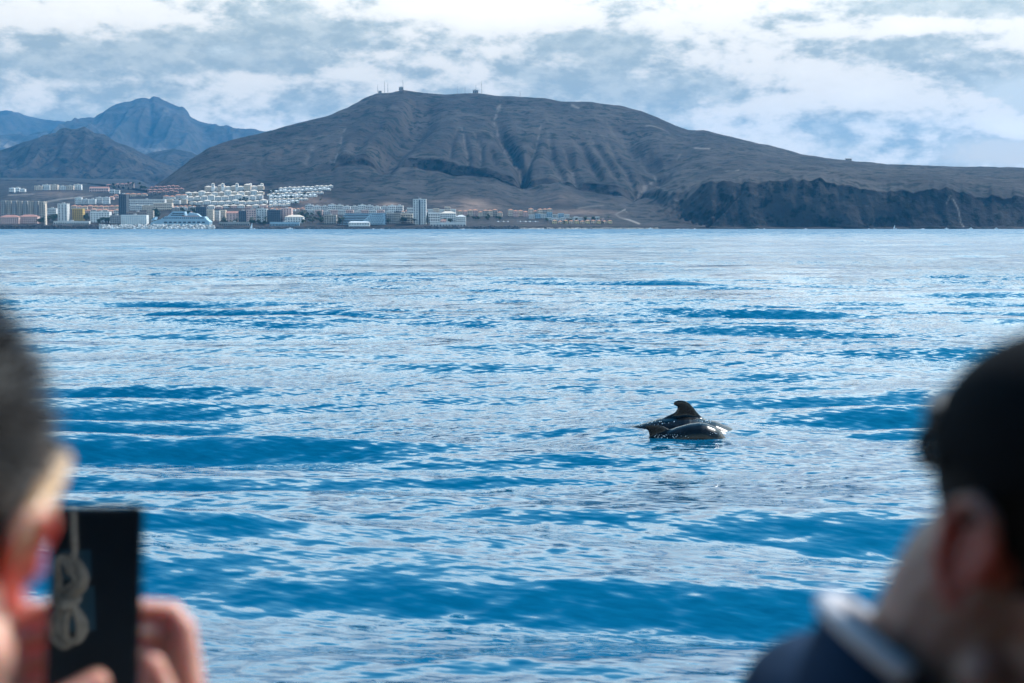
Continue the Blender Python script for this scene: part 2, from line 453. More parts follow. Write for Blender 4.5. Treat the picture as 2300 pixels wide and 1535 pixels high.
def ground_hit(x, y):
    """depth at which the sight line through pixel (x, y) meets the town ground"""
    j = int(np.clip(np.searchsorted(XC, x), 0, NC - 1))
    col = YP2[5:-16, j]; dep = TD[5:-16, j]
    run = np.minimum.accumulate(col)
    i = int(np.argmax(run <= y)) if (run <= y).any() else len(col) - 1
    if i == 0: return float(dep[0])
    a, b = col[i - 1], col[i]; t = 0 if a == b else (a - y) / (a - b)
    return float(dep[i - 1] + (dep[i] - dep[i - 1]) * min(max(t, 0), 1))
def ground_z(x, Y):
    j = int(np.clip(np.searchsorted(XC, x), 0, NC - 1))
    return float(np.interp(Y, TD[:-1, j], TZ[:-1, j]))

def terrain_mat(name, base, base2, shrub, scree_c, shr=0.5, sc=1.0):
    m = bpy.data.materials.new(name); m.use_nodes = True
    t = NT(m.node_tree); b = t.n['Principled BSDF']; b.inputs['Roughness'].default_value = 0.95; b.inputs['Specular IOR Level'].default_value = 0.1
    p = t.add('ShaderNodeNewGeometry').outputs['Position']
    big = t.noise(p, 0.006 * sc, 5, 0.6); fine = t.noise(p, 0.042 * sc, 5, 0.68); mid = t.noise(p, 0.02 * sc, 4, 0.6)
    c = t.mix(t.mapr(big, .38, .62), base, base2)
    sh = t.mapr(t.m('ADD', fine, t.m('MULTIPLY', t.m('SUBTRACT', mid, .5), .5)), .50, .60)
    gr = t.attr('green').outputs['Fac']
    sh = t.m('MULTIPLY', sh, t.m('ADD', t.m('MULTIPLY', gr, .5), shr), clamp=True)
    c = t.mix(sh, c, shrub)
    c = t.mix(t.m('MULTIPLY', t.attr('dry').outputs['Fac'], t.mapr(mid, .3, .6)), c, (0.21, 0.14, 0.105))
    c = t.mix(t.attr('scree').outputs['Fac'], c, scree_c)
    t.put(b.inputs['Base Color'], c)
    bp = t.add('ShaderNodeBump'); bp.inputs['Strength'].default_value = 0.7; bp.inputs['Distance'].default_value = 6.0 / sc
    t.put(bp.inputs['Height'], fine); t.l.new(bp.outputs[0], b.inputs['Normal'])
    return m
M_TER = terrain_mat('mountain_ground', (0.048, 0.040, 0.036), (0.024, 0.021, 0.021), (0.006, 0.009, 0.008), (0.17, 0.145, 0.125), .95)
M_TOWN = terrain_mat('town_ground', (0.055, 0.045, 0.041), (0.036, 0.031, 0.029), (0.012, 0.016, 0.012), (0.40, 0.34, 0.29), .85, 2.0)
M_FAR = terrain_mat('far_ground', (0.058, 0.050, 0.043), (0.038, 0.036, 0.032), (0.02, 0.023, 0.017), (0.36, 0.31, 0.26), .6, .6)

jsplit = int(np.searchsorted(XC, 335)); rsplit = int(np.argmax(TS[:, 0] >= 2.0))
def patch(name, r0, r1, c0, c1, m):
    me = grid_mesh(name, TV[r0:r1, c0:c1], r1 - r0, c1 - c0)
    for n_, a in (('scree', scree), ('green', green), ('dry', dry)): vattr(me, n_, a[r0:r1, c0:c1])
    return tag(link(name, me, m), kind='structure')
patch('town_ground', 0, rsplit + 1, 0, NC, M_TOWN)
patch('coastal_plain', rsplit, NR, 0, jsplit + 1, M_TER)
patch('mountain', rsplit, NR, jsplit, NC, M_TER)

def hill(name, ridge, foot_y, foot_d, ridge_d, x0, x1, nc, nr, m, amp, scale, seed, bulge=0.0, marks=()):
    ridge = np.array(ridge, float)
    x = np.linspace(x0, x1, nc); yr = np.interp(x, ridge[:, 0], ridge[:, 1])
    zf = zpx(x, foot_y, foot_d) - 25; zr = zpx(x, yr, ridge_d)
    d, z, s_ = [], [], []
    for i in range(nr):
        t = i / (nr - 1); d.append(foot_d + (ridge_d - foot_d) * t + 0 * x)
        z.append(zf + (zr - zf) * (t + bulge * math.sin(math.pi * t)) ); s_.append(t + 0 * x)
    for i in range(1, 9):
        d.append(ridge_d + i * 120 + 0 * x); z.append(zr - i * 45); s_.append(1.0 + 0 * x)
    d, z, s_ = np.array(d), np.array(z), np.array(s_)
    xx = x[None] + 0 * d; wx = xpx(xx, 400, d)
    mask = np.sin(np.pi * np.clip(s_, 0, 1)) ** .7
    z = z + mask * (ridged((wx + 60 * vnoise(wx / scale / 2, d / scale / 2, None, seed)) / scale, d / scale / 3.2, 4, seed) - .6) * amp + fbm(wx / (scale * .2), d / (scale * .2), oct=3, seed=seed + 3) * amp * .09
    yp = HOR - (z - CAMZ) / d * F
    sc = np.zeros_like(z)
    for cx, cy, rx, ry, v in marks: sc = np.maximum(sc, v * np.exp(-((xx - cx) / rx) ** 2 - ((yp - cy) / ry) ** 2) * (0.5 + .5 * vnoise(xx / 6, yp / 3, None, 3)))
    me = grid_mesh(name, np.stack([wx, d, z], -1), len(d), nc)
    vattr(me, 'scree', sc); vattr(me, 'green', sc * 0); vattr(me, 'dry', sc * 0)
    return tag(link(name, me, m), kind='structure')
hill('cone_hill', [(-600, 420), (-300, 400), (-100, 372), (0, 340), (50, 322), (100, 305), (128, 296), (142, 287), (150, 285), (162, 291), (178, 290), (192, 283), (202, 289), (215, 298), (235, 302),
      (262, 318), (300, 333), (330, 348), (345, 358), (400, 378), (470, 410), (600, 440)], 408, 5500, 6300, -520, 560, 260, 70, M_TER, 40, 240, 5, .02, [(40, 300, 30, 8, .5)])
hill('dark_hill', [(0, 420), (260, 372), (320, 348), (350, 341), (395, 335), (430, 342), (470, 360), (560, 400)], 400, 6900, 7500, 200, 560, 110, 40, M_TER, 25, 200, 15)
hill('far_mountain', [(-300, 330), (60, 305), (120, 290), (158, 277), (170, 267), (185, 265), (215, 265), (240, 247), (270, 232), (295, 226), (310, 223), (340, 223), (345, 219), (350, 217), (358, 219), (368, 224), (385, 234), (400, 238), (415, 241),
      (424, 250), (430, 263), (455, 275), (490, 288), (530, 290), (575, 293), (600, 298), (760, 330)], 390, 9400, 11000, -300, 800, 360, 90, M_FAR, 110, 520, 25, .03, [(345, 340, 40, 5, .5), (360, 258, 30, 8, .25), (15, 330, 25, 10, .5)])
hill('far_ridge', [(-900, 235), (-300, 240), (0, 249), (30, 252), (60, 258), (100, 268), (130, 272), (158, 277), (260, 300), (500, 330)], 380, 11500, 13200, -520, 520, 220, 60, M_FAR, 120, 700, 35, .03)

# ------------------------------------------------------------------ sea
rng = np.random.RandomState(12)
ang = np.concatenate([np.linspace(R(-25), R(25), 640), np.linspace(R(25), R(335), 70)[1:-1]])
rad = [0.4, 2.0, 4.0, 5.5, 6.8, 7.6]
while rad[-1] < 24: rad.append(rad[-1] * 1.0030)
while rad[-1] < 2750: rad.append(rad[-1] * 1.0062)
rad += [3200, 4200, 6000, 9000, 13000]
rad = np.array(rad)
AA, RR = np.meshgrid(ang, rad)
SX, SY = RR * np.sin(AA), RR * np.cos(AA)
DR = np.gradient(rad)[:, None] + 0 * AA
front = (np.abs(AA) < R(25.01)).astype(float)
DL = np.maximum(DR, RR * (50 / 640.) * math.pi / 180 * front + RR * .08 * (1 - front))
H = np.zeros_like(SX)
def add_waves(n, l0, l1, slope, spread, seed, mean=0.0, env=None):
    """n sine trains with wavelengths l0..l1, summed slope rms = slope"""
    global H
    r = np.random.RandomState(seed)
    for i in range(n):
        lam = l0 * (l1 / l0) ** ((i + r.rand()) / n); k = 2 * math.pi / lam
        th = R(mean) + R(spread) * r.randn() * .6
        a = slope * math.sqrt(2.0 / n) / k
        ph = (SX * math.sin(th) + SY * math.cos(th)) * k + r.rand() * 6.283
        wgt = sstep(2.6, 5.0, lam / DL)
        c = np.sin(ph)
        if lam < 6: c = c + 0.22 * np.cos(2 * ph)      # sharper crests
        H += a * c * wgt * (1 if env is None else env)
gust = sstep(-.5, .6, fbm(SX / 28, SY / 60, oct=3, seed=91))
near = 1 - sstep(60, 260, RR)
patch_e = 0.7 + 0.55 * sstep(-.4, .7, fbm(SX / 7.5, SY / 5.0, oct=2, seed=93))
add_waves(8, 14, 34, 0.028, 22, 1, 8)
add_waves(14, 4.0, 9, 0.055, 14, 2, -4, patch_e)
add_waves(11, 1.6, 3.6, 0.172, 9, 6, 2, patch_e)
add_waves(20, 1.0, 1.9, 0.042, 22, 3, 8, patch_e)
add_waves(24, .5, 1.0, 0.058, 26, 4, -18, .6 + .6 * gust)
add_waves(30, .18, .5, 0.09, 26, 5, 24, .45 + .8 * gust)
wq = P(1540, 965, 1.0); wt = -CAMZ / (wq.z - CAMZ)
H *= 1 - .8 * np.exp(-((SX - wq.x * wt) / 1.7) ** 2 - ((SY - wt) / 1.6) ** 2)      # the animals lie in a smooth patch
# water pushed about by the two whales
def swirl(x, y, amp, rx, ry):
    global H
    q = P(x, y, 1.0); t = (0 - CAMZ) / (q.z - CAMZ); c = Vector((q.x * t, t))
    H += amp * np.exp(-((SX - c.x) / rx) ** 2 - ((SY - c.y) / ry) ** 2)
swirl(1385, 958, 0.10, .38, .35); swirl(1330, 965, .05, .5, .4)
swirl(1675, 958, -0.06, .30, .5); swirl(1675, 949, .05, .34, .22); swirl(1620, 985, 0.03, .3, .3)
H *= 1 - sstep(2000, 2500, RR)
me = grid_mesh('sea', np.stack([SX, SY, H], -1), len(rad), len(ang), wrap=True)
vattr(me, 'lean', .22 * sstep(140, 800, RR))
vattr(me, 'far', .62 * sstep(18, 170, RR) + .9 * sstep(150, 1300, RR))
m = bpy.data.materials.new('sea_water'); m.use_nodes = True
t = NT(m.node_tree); b = t.n['Principled BSDF']
gp = t.add('ShaderNodeNewGeometry'); pos = gp.outputs['Position']
farf = t.attr('far').outputs['Fac']
st = t.vm('MULTIPLY', pos, (1.0, 1.0, 1.0))
def slope_noise(vec, scale, amp, detail=2):
    c = t.noise(vec, scale, detail, .6, 0, 1)
    v = t.vm('SUBTRACT', c, (.5, .5, .5))
    return t.vm('MULTIPLY', v, (amp, amp, 0)) if not isinstance(amp, bpy.types.NodeSocket) else t.vm('MULTIPLY', t.vm('SCALE', v, sc=amp), (1, 1, 0))
calm = t.mapr(t.noise(t.vm('MULTIPLY', pos, (.05, .028, .05)), 1.0, 4, .6, .6), .40, .60, .45, 1.0)     # smooth slicks between ruffled water
def rot_noise(deg, sx, sy, amp_along, amp_across, k, detail=2):
    c_, s_ = math.cos(R(deg)), math.sin(R(deg))
    px_ = t.vm('DOT_PRODUCT', pos, (c_ * sx, s_ * sx, 0)); py_ = t.vm('DOT_PRODUCT', pos, (-s_ * sy, c_ * sy, 0))
    v = t.vm('SUBTRACT', t.noise(t.comb(px_, py_, 0.0), 1.0, detail, .55, 0, 1), (.5, .5, .5))
    a_ = t.vm('SCALE', v, sc=k); ax, ay, az_ = t.sep(a_)
    u_ = t.m('MULTIPLY', ax, amp_across); w_ = t.m('MULTIPLY', ay, amp_along)
    return t.comb(t.m('SUBTRACT', t.m('MULTIPLY', u_, c_), t.m('MULTIPLY', w_, s_)), t.m('ADD', t.m('MULTIPLY', u_, s_), t.m('MULTIPLY', w_, c_)), 0.0)
micro = t.vm('ADD', t.vm('ADD', rot_noise(17, .9, 2.6, .42, .18, calm), rot_noise(22, 1.7, 7.5, .78, .28, calm, 1)), rot_noise(-14, 4.5, 17.0, 1.0, .32, calm, 1))
broad = t.vm('ADD', slope_noise(t.vm('MULTIPLY', pos, (.55, 1, 1)), .75, t.m('MULTIPLY', farf, .80)), slope_noise(t.vm('MULTIPLY', pos, (.5, 1, 1)), .16, t.m('MULTIPLY', farf, .75)))
nrm = t.vm('NORMALIZE', t.vm('ADD', t.vm('ADD', gp.outputs['Normal'], t.comb(0.0, t.m('MULTIPLY', t.attr('lean').outputs['Fac'], -1.0), 0.0)), t.vm('ADD', micro, broad)))
t.put(b.inputs['Normal'], nrm)
b.inputs['Base Color'].default_value = (0.0, 0.070, 0.135, 1)
t.put(b.inputs['Roughness'], t.m('ADD', t.m('MULTIPLY', farf, .20), .04)); b.inputs['IOR'].default_value = 1.45
tag(link('sea', me, m), kind='structure')

# ------------------------------------------------------------------ air
hz = MB(); hz.box(-17000, 17000, -14000, 14700, -20, 1060)
mh = bpy.data.materials.new('haze'); mh.use_nodes = True
th = NT(mh.node_tree); th.n.clear()
pv = th.add('ShaderNodeVolumePrincipled'); pv.inputs['Color'].default_value = (0.09, 0.52, 1.0, 1); pv.inputs['Density'].default_value = HAZE = 2.9e-5
ho = th.add('ShaderNodeOutputMaterial'); th.l.new(pv.outputs[0], ho.inputs['Volume'])
mh.cycles.homogeneous_volume = True if hasattr(mh.cycles, 'homogeneous_volume') else None
tag(hz.build('haze', mh), kind='stuff')

# ------------------------------------------------------------------ the town
WHITE = mat('white_render', (0.72, 0.70, 0.66), .85, .14, .15)
OFFW = mat('off_white_render', (0.60, 0.58, 0.55), .85, .15, .15)
CREAM = mat('cream_render', (0.66, 0.53, 0.41), .85, .15, .15)
PINK = mat('pink_render', (0.66, 0.44, 0.38), .85, .15, .15)
GREY = mat('grey_concrete', (0.34, 0.32, 0.30), .85, .2, .15)
BEIGE = mat('beige_render', (0.42, 0.36, 0.30), .85, .2, .15)
TAUPE = mat('taupe_render', (0.28, 0.22, 0.19), .85, .2, .15)
MUST = mat('mustard_render', (0.50, 0.33, 0.10), .85, .15, .15)
YEL = mat('yellow_render', (0.70, 0.55, 0.30), .85, .15, .15)
DARKB = mat('dark_cladding', (0.07, 0.085, 0.10), .5, .2, .15)
BLUEW = mat('pale_blue_paint', (0.28, 0.40, 0.47), .5, .12, .1)
GLASS = mat('window_glass', (0.035, 0.05, 0.065), .12, .3, .3)
TILE = mat('orange_tile', (0.52, 0.22, 0.12), .85, .3, .4)
TILE2 = mat('rust_tile', (0.40, 0.18, 0.13), .85, .3, .4)
FLATR = mat('flat_roof_felt', (0.45, 0.43, 0.41), .9, .25, .2)
ROCKD = mat('dark_basalt', (0.055, 0.052, 0.052), .8, .4, .3)
ROCKL = mat('pale_boulder', (0.66, 0.62, 0.57), .85, .6, .22)
TRUNK = mat('tree_bark', (0.12, 0.085, 0.06), .9, .3, 2.0)
LEAF = mat('tree_foliage', (0.045, 0.075, 0.035), .8, .5, .8)
LEAFD = mat('dark_foliage', (0.028, 0.05, 0.03), .8, .5, .8)
STEEL = mat('galvanised_steel', (0.22, 0.23, 0.24), .5, .2, 1.0, metal=.4)

def facade_building(name, W, D, Hh, st, bays, wall, roof='flat', rmat=None, glass=None, rec=.7, pier=.36, sill=.48, side=True):
    """block with a recessed glazed core behind floor bands and piers; base centre at the origin, front to -y"""
    glass = glass or GLASS; root = empty(name, (0, 0, 0))
    hw = W / 2; base = -9.0
    g = MB(); g.box(-hw + .25, hw - .25, rec, D - .3, base, Hh - .15); g.build('glazing', glass, root)
    wl = MB(); fh = Hh / st
    wl.box(-hw, hw, 0, D, base, .35)                                    # plinth into the slope
    for k in range(1, st + 1):
        z1 = k * fh; z0 = z1 - fh * sill
        wl.box(-hw, hw, 0, rec + .4, z0, z1 if k < st else Hh)          # floor band with balcony front
    pw = W / bays * pier
    for i in range(bays + 1):
        x = -hw + i * W / bays; a, b_ = max(-hw - .03, x - pw / 2), min(hw + .03, x + pw / 2)
        wl.box(a, b_, .08, rec + .45, .35, Hh - .2)
    for sx in (-1, 1):                                                  # gable walls
        x0, x1 = (hw - .24, hw + .05) if sx > 0 else (-hw - .05, -hw + .24)
        wl.box(x0, x1, .12, D, base, Hh + (.0 if roof != 'flat' else .6))
    wl.box(-hw, hw, D - .35, D + .02, base, Hh)
    if roof == 'flat': wl.box(-hw, hw, -.06, .3, Hh + .01, Hh + .8)
    wl.build('wall', wall, root)
    if side:
        ww = MB(); ns = max(1, int(D // 6))
        for k in range(st):
            for i in range(ns):
                yy = (i + .5) * D / ns
                for sx in (-1, 1):
                    xa = hw + .05 if sx > 0 else -hw - .11
                    ww.box(xa, xa + .06, yy - .8, yy + .8, k * fh + fh * .3, k * fh + fh * .75)
        o = ww.build('window', glass, root); o['kind'] = 'stuff'
    r = MB()
    if roof == 'flat':
        r.box(-hw + .3, hw - .3, .35, D - .4, Hh - .1, Hh + .25)
        if W > 12: r.box(-2.2, 2.2, D * .4, D * .4 + 4, Hh + .25, Hh + 2.8)
    elif roof == 'hip': r.hip(-hw - .5, hw + .5, -.5, D + .5, Hh, max(1.6, min(W, D) * .22))
    elif roof == 'gable':
        q = len(r.v); h2 = max(1.4, D * .2)
        r.v += [(-hw - .4, -.5, Hh), (hw + .4, -.5, Hh), (hw + .4, D + .5, Hh), (-hw - .4, D + .5, Hh), (-hw - .4, D / 2, Hh + h2), (hw + .4, D / 2, Hh + h2)]
        r.f += [(q, q + 1, q + 5, q + 4), (q + 2, q + 3, q + 4, q + 5), (q + 1, q + 2, q + 5), (q + 3, q, q + 4), (q + 3, q + 2, q + 1, q)]
    r.build('roof', rmat or FLATR, root)
    return root

ORD = ['first', 'second', 'third', 'fourth', 'fifth', 'sixth', 'seventh', 'eighth', 'ninth', 'tenth', 'eleventh', 'twelfth', 'thirteenth', 'fourteenth', 'fifteenth', 'sixteenth', 'seventeenth', 'eighteenth', 'nineteenth', 'twentieth'] + ['twenty-' + o_ for o_ in ('first', 'second', 'third', 'fourth', 'fifth', 'sixth', 'seventh', 'eighth', 'ninth')] + ['thirtieth']
def seat(o, xc, yb, rz=0.0, dep=None):
    d = dep if dep else ground_hit(xc, yb)
    p = P(xc, yb, d); o.location = p; o.rotation_euler = (0, 0, rz)
    return d
def one(name, x0, x1, yt, yb, st, bays, wall, label, cat='building', roof='flat', rmat=None, depth_m=None, rz=0.0, group=None, dep=None, **kw):
    xc = (x0 + x1) / 2; d = dep or ground_hit(xc, yb); sc = d / F
    W = (x1 - x0) * sc; Hh = (yb - yt) * sc
    if roof in ('hip', 'gable'): Hh *= .8
    root = facade_building(name, W, depth_m or max(9, min(16, W * .8)), Hh, st, bays, wall, roof, rmat, **kw)
    seat(root, xc, yb, rz, d); tag(root, label, cat, group)
    return root
def row(name, x0, y0, x1, y1, n, hpx, st, bays, wall, label, cat, group, roof='flat', rmat=None, gap=.06, rz=0.0, depth_m=10, jit=1.0, variants=4, hv=.22, **kw):
    """n alike units side by side; label gets {o} = ordinal from the left"""
    protos = []; d0 = ground_hit((x0 + x1) / 2, (y0 + y1) / 2); sc = d0 / F
    Wu = abs(x1 - x0) / n * (1 - gap) * sc
    for i in range(n):
        t = (i + .5) / n; x = x0 + (x1 - x0) * t; y = y0 + (y1 - y0) * t + random.uniform(-.5, .5) * jit
        v = i % variants
        if v >= len(protos):
            h = hpx * sc * (1 + random.uniform(-hv, hv)); h = h * .82 if roof != 'flat' else h
            o = facade_building(name, Wu, depth_m, h, st, bays, wall if not isinstance(wall, list) else wall[v % len(wall)], roof, rmat, **kw); protos.append(o)
        else: o = copy_tree(protos[v])
        seat(o, x, y, rz + random.uniform(-.06, .06))
        tag(o, label.format(o=ORD[i]), cat, group)

# far left: hillside blocks and villas
row('apartment_block', 77, 429, 183, 428, 6, 12, 4, 4, [CREAM, WHITE], '{o} cream hillside block from the left, on the slope above the grey towers', 'apartment block', 'cream hillside blocks')
row('villa', 20, 433, 56, 432, 3, 8, 2, 3, WHITE, '{o} white villa at the far left of the upper slope', 'house', 'white villas far up left', 'flat')
row('terraced_house', 238, 421, 300, 417, 6, 6, 1, 2, TAUPE, '{o} rust-roofed house from the left in the short row high above the dark tower', 'house', 'rust roofed row', 'hip', TILE2)
one('warehouse', 201, 243, 420, 432, 2, 8, PINK, 'long pale pink hall with dark lower front beside the hillside blocks', 'hall', 'gable', TILE2, 14)
row('villa', 246, 436, 268, 437, 2, 8, 2, 3, OFFW, '{o} small white villa right of the long pink hall', 'house', 'villas by the pink hall')
row('terrace_block', 168, 459, 246, 459, 5, 13, 4, 5, [WHITE, OFFW], '{o} white stepped terrace block from the left below the country road', 'apartment block', 'white stepped terraces', rz=.05)
row('townhouse', 160, 471, 268, 472, 9, 9, 2, 3, [CREAM, PINK], '{o} orange-roofed townhouse from the left in the upper row behind the mustard block', 'house', 'orange townhouses upper row', 'hip', TILE)
row('townhouse', 190, 479, 268, 481, 6, 9, 2, 3, [PINK, OFFW], '{o} orange-roofed townhouse from the left in the lower row beside the dark tower', 'house', 'orange townhouses lower row', 'hip', TILE)
row('townhouse', 244, 452, 266, 446, 2, 10, 2, 3, PINK, '{o} pink house just left of the dark tower top', 'house', 'pink houses by the dark tower', 'hip', TILE)
row('townhouse', 268, 444, 330, 441, 5, 8, 2, 3, [CREAM, BEIGE], '{o} cream house from the left, on the rise right of the dark tower', 'house', 'cream houses on the rise', 'hip', TILE)
for k_, (xa, xb, yb_) in enumerate([(335, 402, 424), (330, 412, 430), (332, 400, 436)]):
    row('terraced_house', xa, yb_ + 1, xb, yb_ - 2, 7, 5.5, 2, 2, TAUPE, '{o} brown house from left, ' + ORD[k_] + ' row of dull estate beside the turreted hotel', 'house', 'brown shell houses row ' + ORD[k_], 'hip', TILE2, gap=.1)
for k_, (xa, xb, yb_, mt_) in enumerate([(270, 372, 456, CREAM), (372, 440, 468, OFFW), (606, 684, 474, OFFW), (900, 1000, 478, WHITE), (392, 444, 484, CREAM)]):
    row('small_house', xa, yb_, xb, yb_ - 1, max(5, int((xb - xa) / 9)), 5.0, 2, 2, [mt_, PINK, WHITE], '{o} small pastel house from the left in the scattered row ' + ['behind the long slab', 'above the ferry', 'under the white estate', 'behind the tall tower', 'right above the ferry bridge'][k_], 'house', 'scattered pastel row ' + ORD[k_], 'hip', TILE, gap=.3, variants=3, jit=3.5)
# grey apartment towers
row('apartment_tower', 2, 492, 100, 494, 8, 40, 9, 2, [GREY, BEIGE], '{o} grey balcony tower from the left in the long row at the left edge', 'apartment block', 'grey balcony towers', gap=.16, pier=.5, depth_m=16, hv=.03)
row('villa', 4, 456, 44, 455, 3, 8, 2, 2, CREAM, '{o} orange-roofed house behind the grey towers, near the left edge', 'house', 'houses behind the towers', 'hip', TILE, dep_=None) if False else None
one('beach_hotel', 0, 42, 484, 504, 4, 9, PINK, 'low pink hotel with orange roofs at the very left of the shore', 'hotel', 'hip', TILE2, 16)
one('beach_hotel', 43, 84, 483, 503, 4, 9, PINK, 'pink hotel with a bright end wall in front of the grey towers', 'hotel', 'hip', TILE2, 16)
one('slab_wall', 99.5, 102.5, 459, 506, 8, 1, CREAM, 'tall thin cream slab standing right of the grey towers', 'wall', depth_m=8, side=False)
one('clinic', 104, 126, 469, 483, 3, 6, OFFW, 'low white building with a red band between the cream slab and white tower', 'building', 'flat', None, 14)
one('white_tower', 130, 151, 459, 499, 11, 3, OFFW, 'slender pale tower with a dark central strip, near the left shore', 'tower', pier=.55, depth_m=16)
one('apartment_block', 163, 186, 470, 497, 7, 5, MUST, 'mustard brown block with a yellow edge right of the pale tower', 'apartment block', depth_m=14)
one('apartment_block', 203, 246, 477, 500, 5, 7, WHITE, 'white block with tall dark window strips behind the dark end of the breakwater', 'apartment block', pier=.5, depth_m=14)
one('dark_tower', 267, 284, 438, 487, 13, 4, DARKB, 'tall dark glass tower rising above the harbour', 'tower', depth_m=20, sill=.2, pier=.16)
one('apartment_block', 286, 370, 449, 468, 4, 22, OFFW, 'long pale blue-white slab block right of the dark tower', 'apartment block', rz=.04)
one('apartment_block', 292, 318, 462, 474, 3, 6, OFFW, 'grey-white block below the left end of the long slab', 'apartment block')
one('apartment_block', 318, 345, 463, 473, 3, 7, CREAM, 'cream block with white balconies under the middle of the long slab', 'apartment block')
one('apartment_block', 345, 386, 457, 473, 3, 10, CREAM, 'wide cream block under the right end of the long slab', 'apartment block', rz=.05)
one('apartment_block', 284, 330, 477, 494, 3, 9, TAUPE, 'brown block with small windows behind the chequered building', 'apartment block')
one('apartment_block', 330, 344, 474, 500, 6, 3, BEIGE, 'narrow beige block left of the tall dark trees', 'apartment block')
one('apartment_block', 247, 272, 485, 503, 4, 5, GREY, 'grey and white framed block at the left of the chequered building', 'apartment block', pier=.4)
one('harbour_building', 272, 329, 484, 504, 5, 12, WHITE, 'white and blue chequered building behind the pale boulders', 'building', pier=.5, glass=BLUEW, sill=.45, dep=2450)
row('apartment_block', 366, 450, 420, 447, 4, 10, 3, 5, [OFFW, WHITE], '{o} white block from the left, stepping up towards the hillside hotel', 'apartment block', 'white blocks left of the hotel', 'hip', TILE)
row('apartment_block', 372, 460, 420, 458, 3, 9, 3, 5, [CREAM, OFFW], '{o} low white block from the left below the stepped blocks', 'apartment block', 'low white blocks')
row('apartment_block', 385, 477, 440, 476, 3, 9, 3, 5, [GREY, OFFW], '{o} greyish block from the left behind the ferry', 'apartment block', 'blocks behind the ferry')
one('kiosk', 386, 394, 468, 475, 1, 3, WHITE, 'small white house with a red roof above the ferry', 'house', 'hip', TILE)
# hillside hotel and estates
row('hotel_wing', 460, 431, 592, 428, 9, 13.5, 4, 6, [CREAM, WHITE], '{o} wing from the left of the turreted hotel crowning the white hillside', 'hotel', 'turreted hillside hotel', 'hip', CREAM, gap=.0, sill=.55, pier=.45)
for i, xx in enumerate((478, 500, 532, 562, 588)):
    one('turret', xx - 3, xx + 3, 411.5, 420, 2, 1, WHITE, f'{ORD[i]} small turret from the left on the hillside hotel roofline', 'turret', 'hip', CREAM, 5, group='hotel turrets', dep=ground_hit(520, 429) - 3, side=False)
row('apartment_block', 416, 441, 592, 439, 12, 11, 3, 4, [WHITE, CREAM], '{o} white block from the left in the row right under the turreted hotel', 'apartment block', 'hillside row two', 'hip', CREAM, sill=.58, pier=.5, gap=.03)
row('apartment_block', 420, 452, 590, 449, 11, 12, 4, 4, [OFFW, WHITE], '{o} white block from the left in the third hillside row', 'apartment block', 'hillside row three', 'hip', CREAM, sill=.58, pier=.5, gap=.05)
row('apartment_block', 425, 461, 600, 459, 11, 9, 3, 4, [WHITE, OFFW], '{o} white block from the left in the fourth hillside row', 'apartment block', 'hillside row four', 'hip', CREAM, sill=.58, pier=.5, gap=.05)
row('apartment_block', 465, 470, 600, 467, 8, 8, 2, 4, [OFFW, PINK], '{o} pinkish block from the left in the lowest hillside row', 'apartment block', 'hillside row five', 'hip', CREAM, sill=.58, pier=.5, gap=.08)
for k, (xa, xb, ya, yb) in enumerate([(626, 748, 427, 422), (606, 743, 434, 428), (600, 727, 441, 436), (604, 712, 447, 443), (604, 692, 453, 450), (605, 672, 459, 457), (603, 652, 465, 463)]):
    nn = max(4, int((xb - xa) / 9.5))
    row('townhouse', xa, ya, xb, yb, nn, 6.0, 2, 2, [WHITE, WHITE, OFFW], '{o} white townhouse from the left, ' + ORD[k] + ' row down of the right-hand hillside estate', 'house', 'right hillside estate row ' + ORD[k], variants=3, gap=.04, depth_m=11, rz=.10, roof='hip', rmat=[CREAM, WHITE][k % 2], sill=.6, pier=.5)
# waterfront centre
one('office_block', 440, 463, 466, 496, 8, 6, DARKB, 'dark glazed square block behind the stern of the ferry', 'office block', depth_m=18, sill=.25, pier=.14)
row('apartment_block', 465, 497, 507, 496, 3, 26, 6, 4, [CREAM, OFFW], '{o} cream balcony block from the left, right of the dark glazed block', 'apartment block', 'cream balcony blocks', pier=.4)
one('apartment_block', 508, 536, 474, 499, 6, 4, PINK, 'pinkish grey block with a gabled tile roof on the waterfront', 'apartment block', 'gable', TILE2, pier=.6)
one('apartment_block', 536, 553, 475, 500, 7, 4, DARKB, 'dark balcony block between two pink buildings', 'apartment block', sill=.3)
one('apartment_block', 554, 575, 472, 500, 6, 4, PINK, 'pale pink block with rounded white balconies left of the white pair', 'apartment block', pier=.5)
one('apartment_block', 576, 599, 470, 500, 6, 4, OFFW, 'white block with white end wall left of the big dark block', 'apartment block', pier=.6)
one('apartment_block', 600, 630, 473, 502, 7, 7, DARKB, 'large dark balcony block in the centre of the waterfront', 'apartment block', depth_m=18, sill=.3, pier=.15)
one('apartment_block', 631, 655, 469, 500, 7, 4, PINK, 'stepped pink block right of the large dark block', 'apartment block', pier=.5)
one('apartment_block', 640, 681, 484, 502, 4, 7, WHITE, 'white building with arched end at the edge of the palm garden', 'apartment block', 'hip', CREAM)
one('sea_wall', 606, 672, 500, 508, 1, 20, BLUEW, 'long low pale blue sea wall below the dark block', 'wall', depth_m=5, side=False)
one('shop', 120, 200, 498, 504, 1, 16, OFFW, 'low white promenade arcade near the dark breakwater', 'shop', depth_m=8, side=False)
one('shop', 492, 560, 500, 507, 1, 14, GREY, 'low grey promenade shops right of the breakwater end', 'shop', depth_m=8, side=False)
row('terrace_block', 686, 474, 905, 476, 13, 11, 3, 4, [OFFW, WHITE], '{o} white balcony terrace from the left in the upper row behind the slanted hotel', 'apartment block', 'upper balcony terraces', gap=.02)
row('terrace_block', 690, 483, 880, 484, 11, 9, 3, 4, [OFFW, PINK], '{o} white terrace from the left in the lower row behind the slanted hotel', 'apartment block', 'lower balcony terraces', gap=.04)
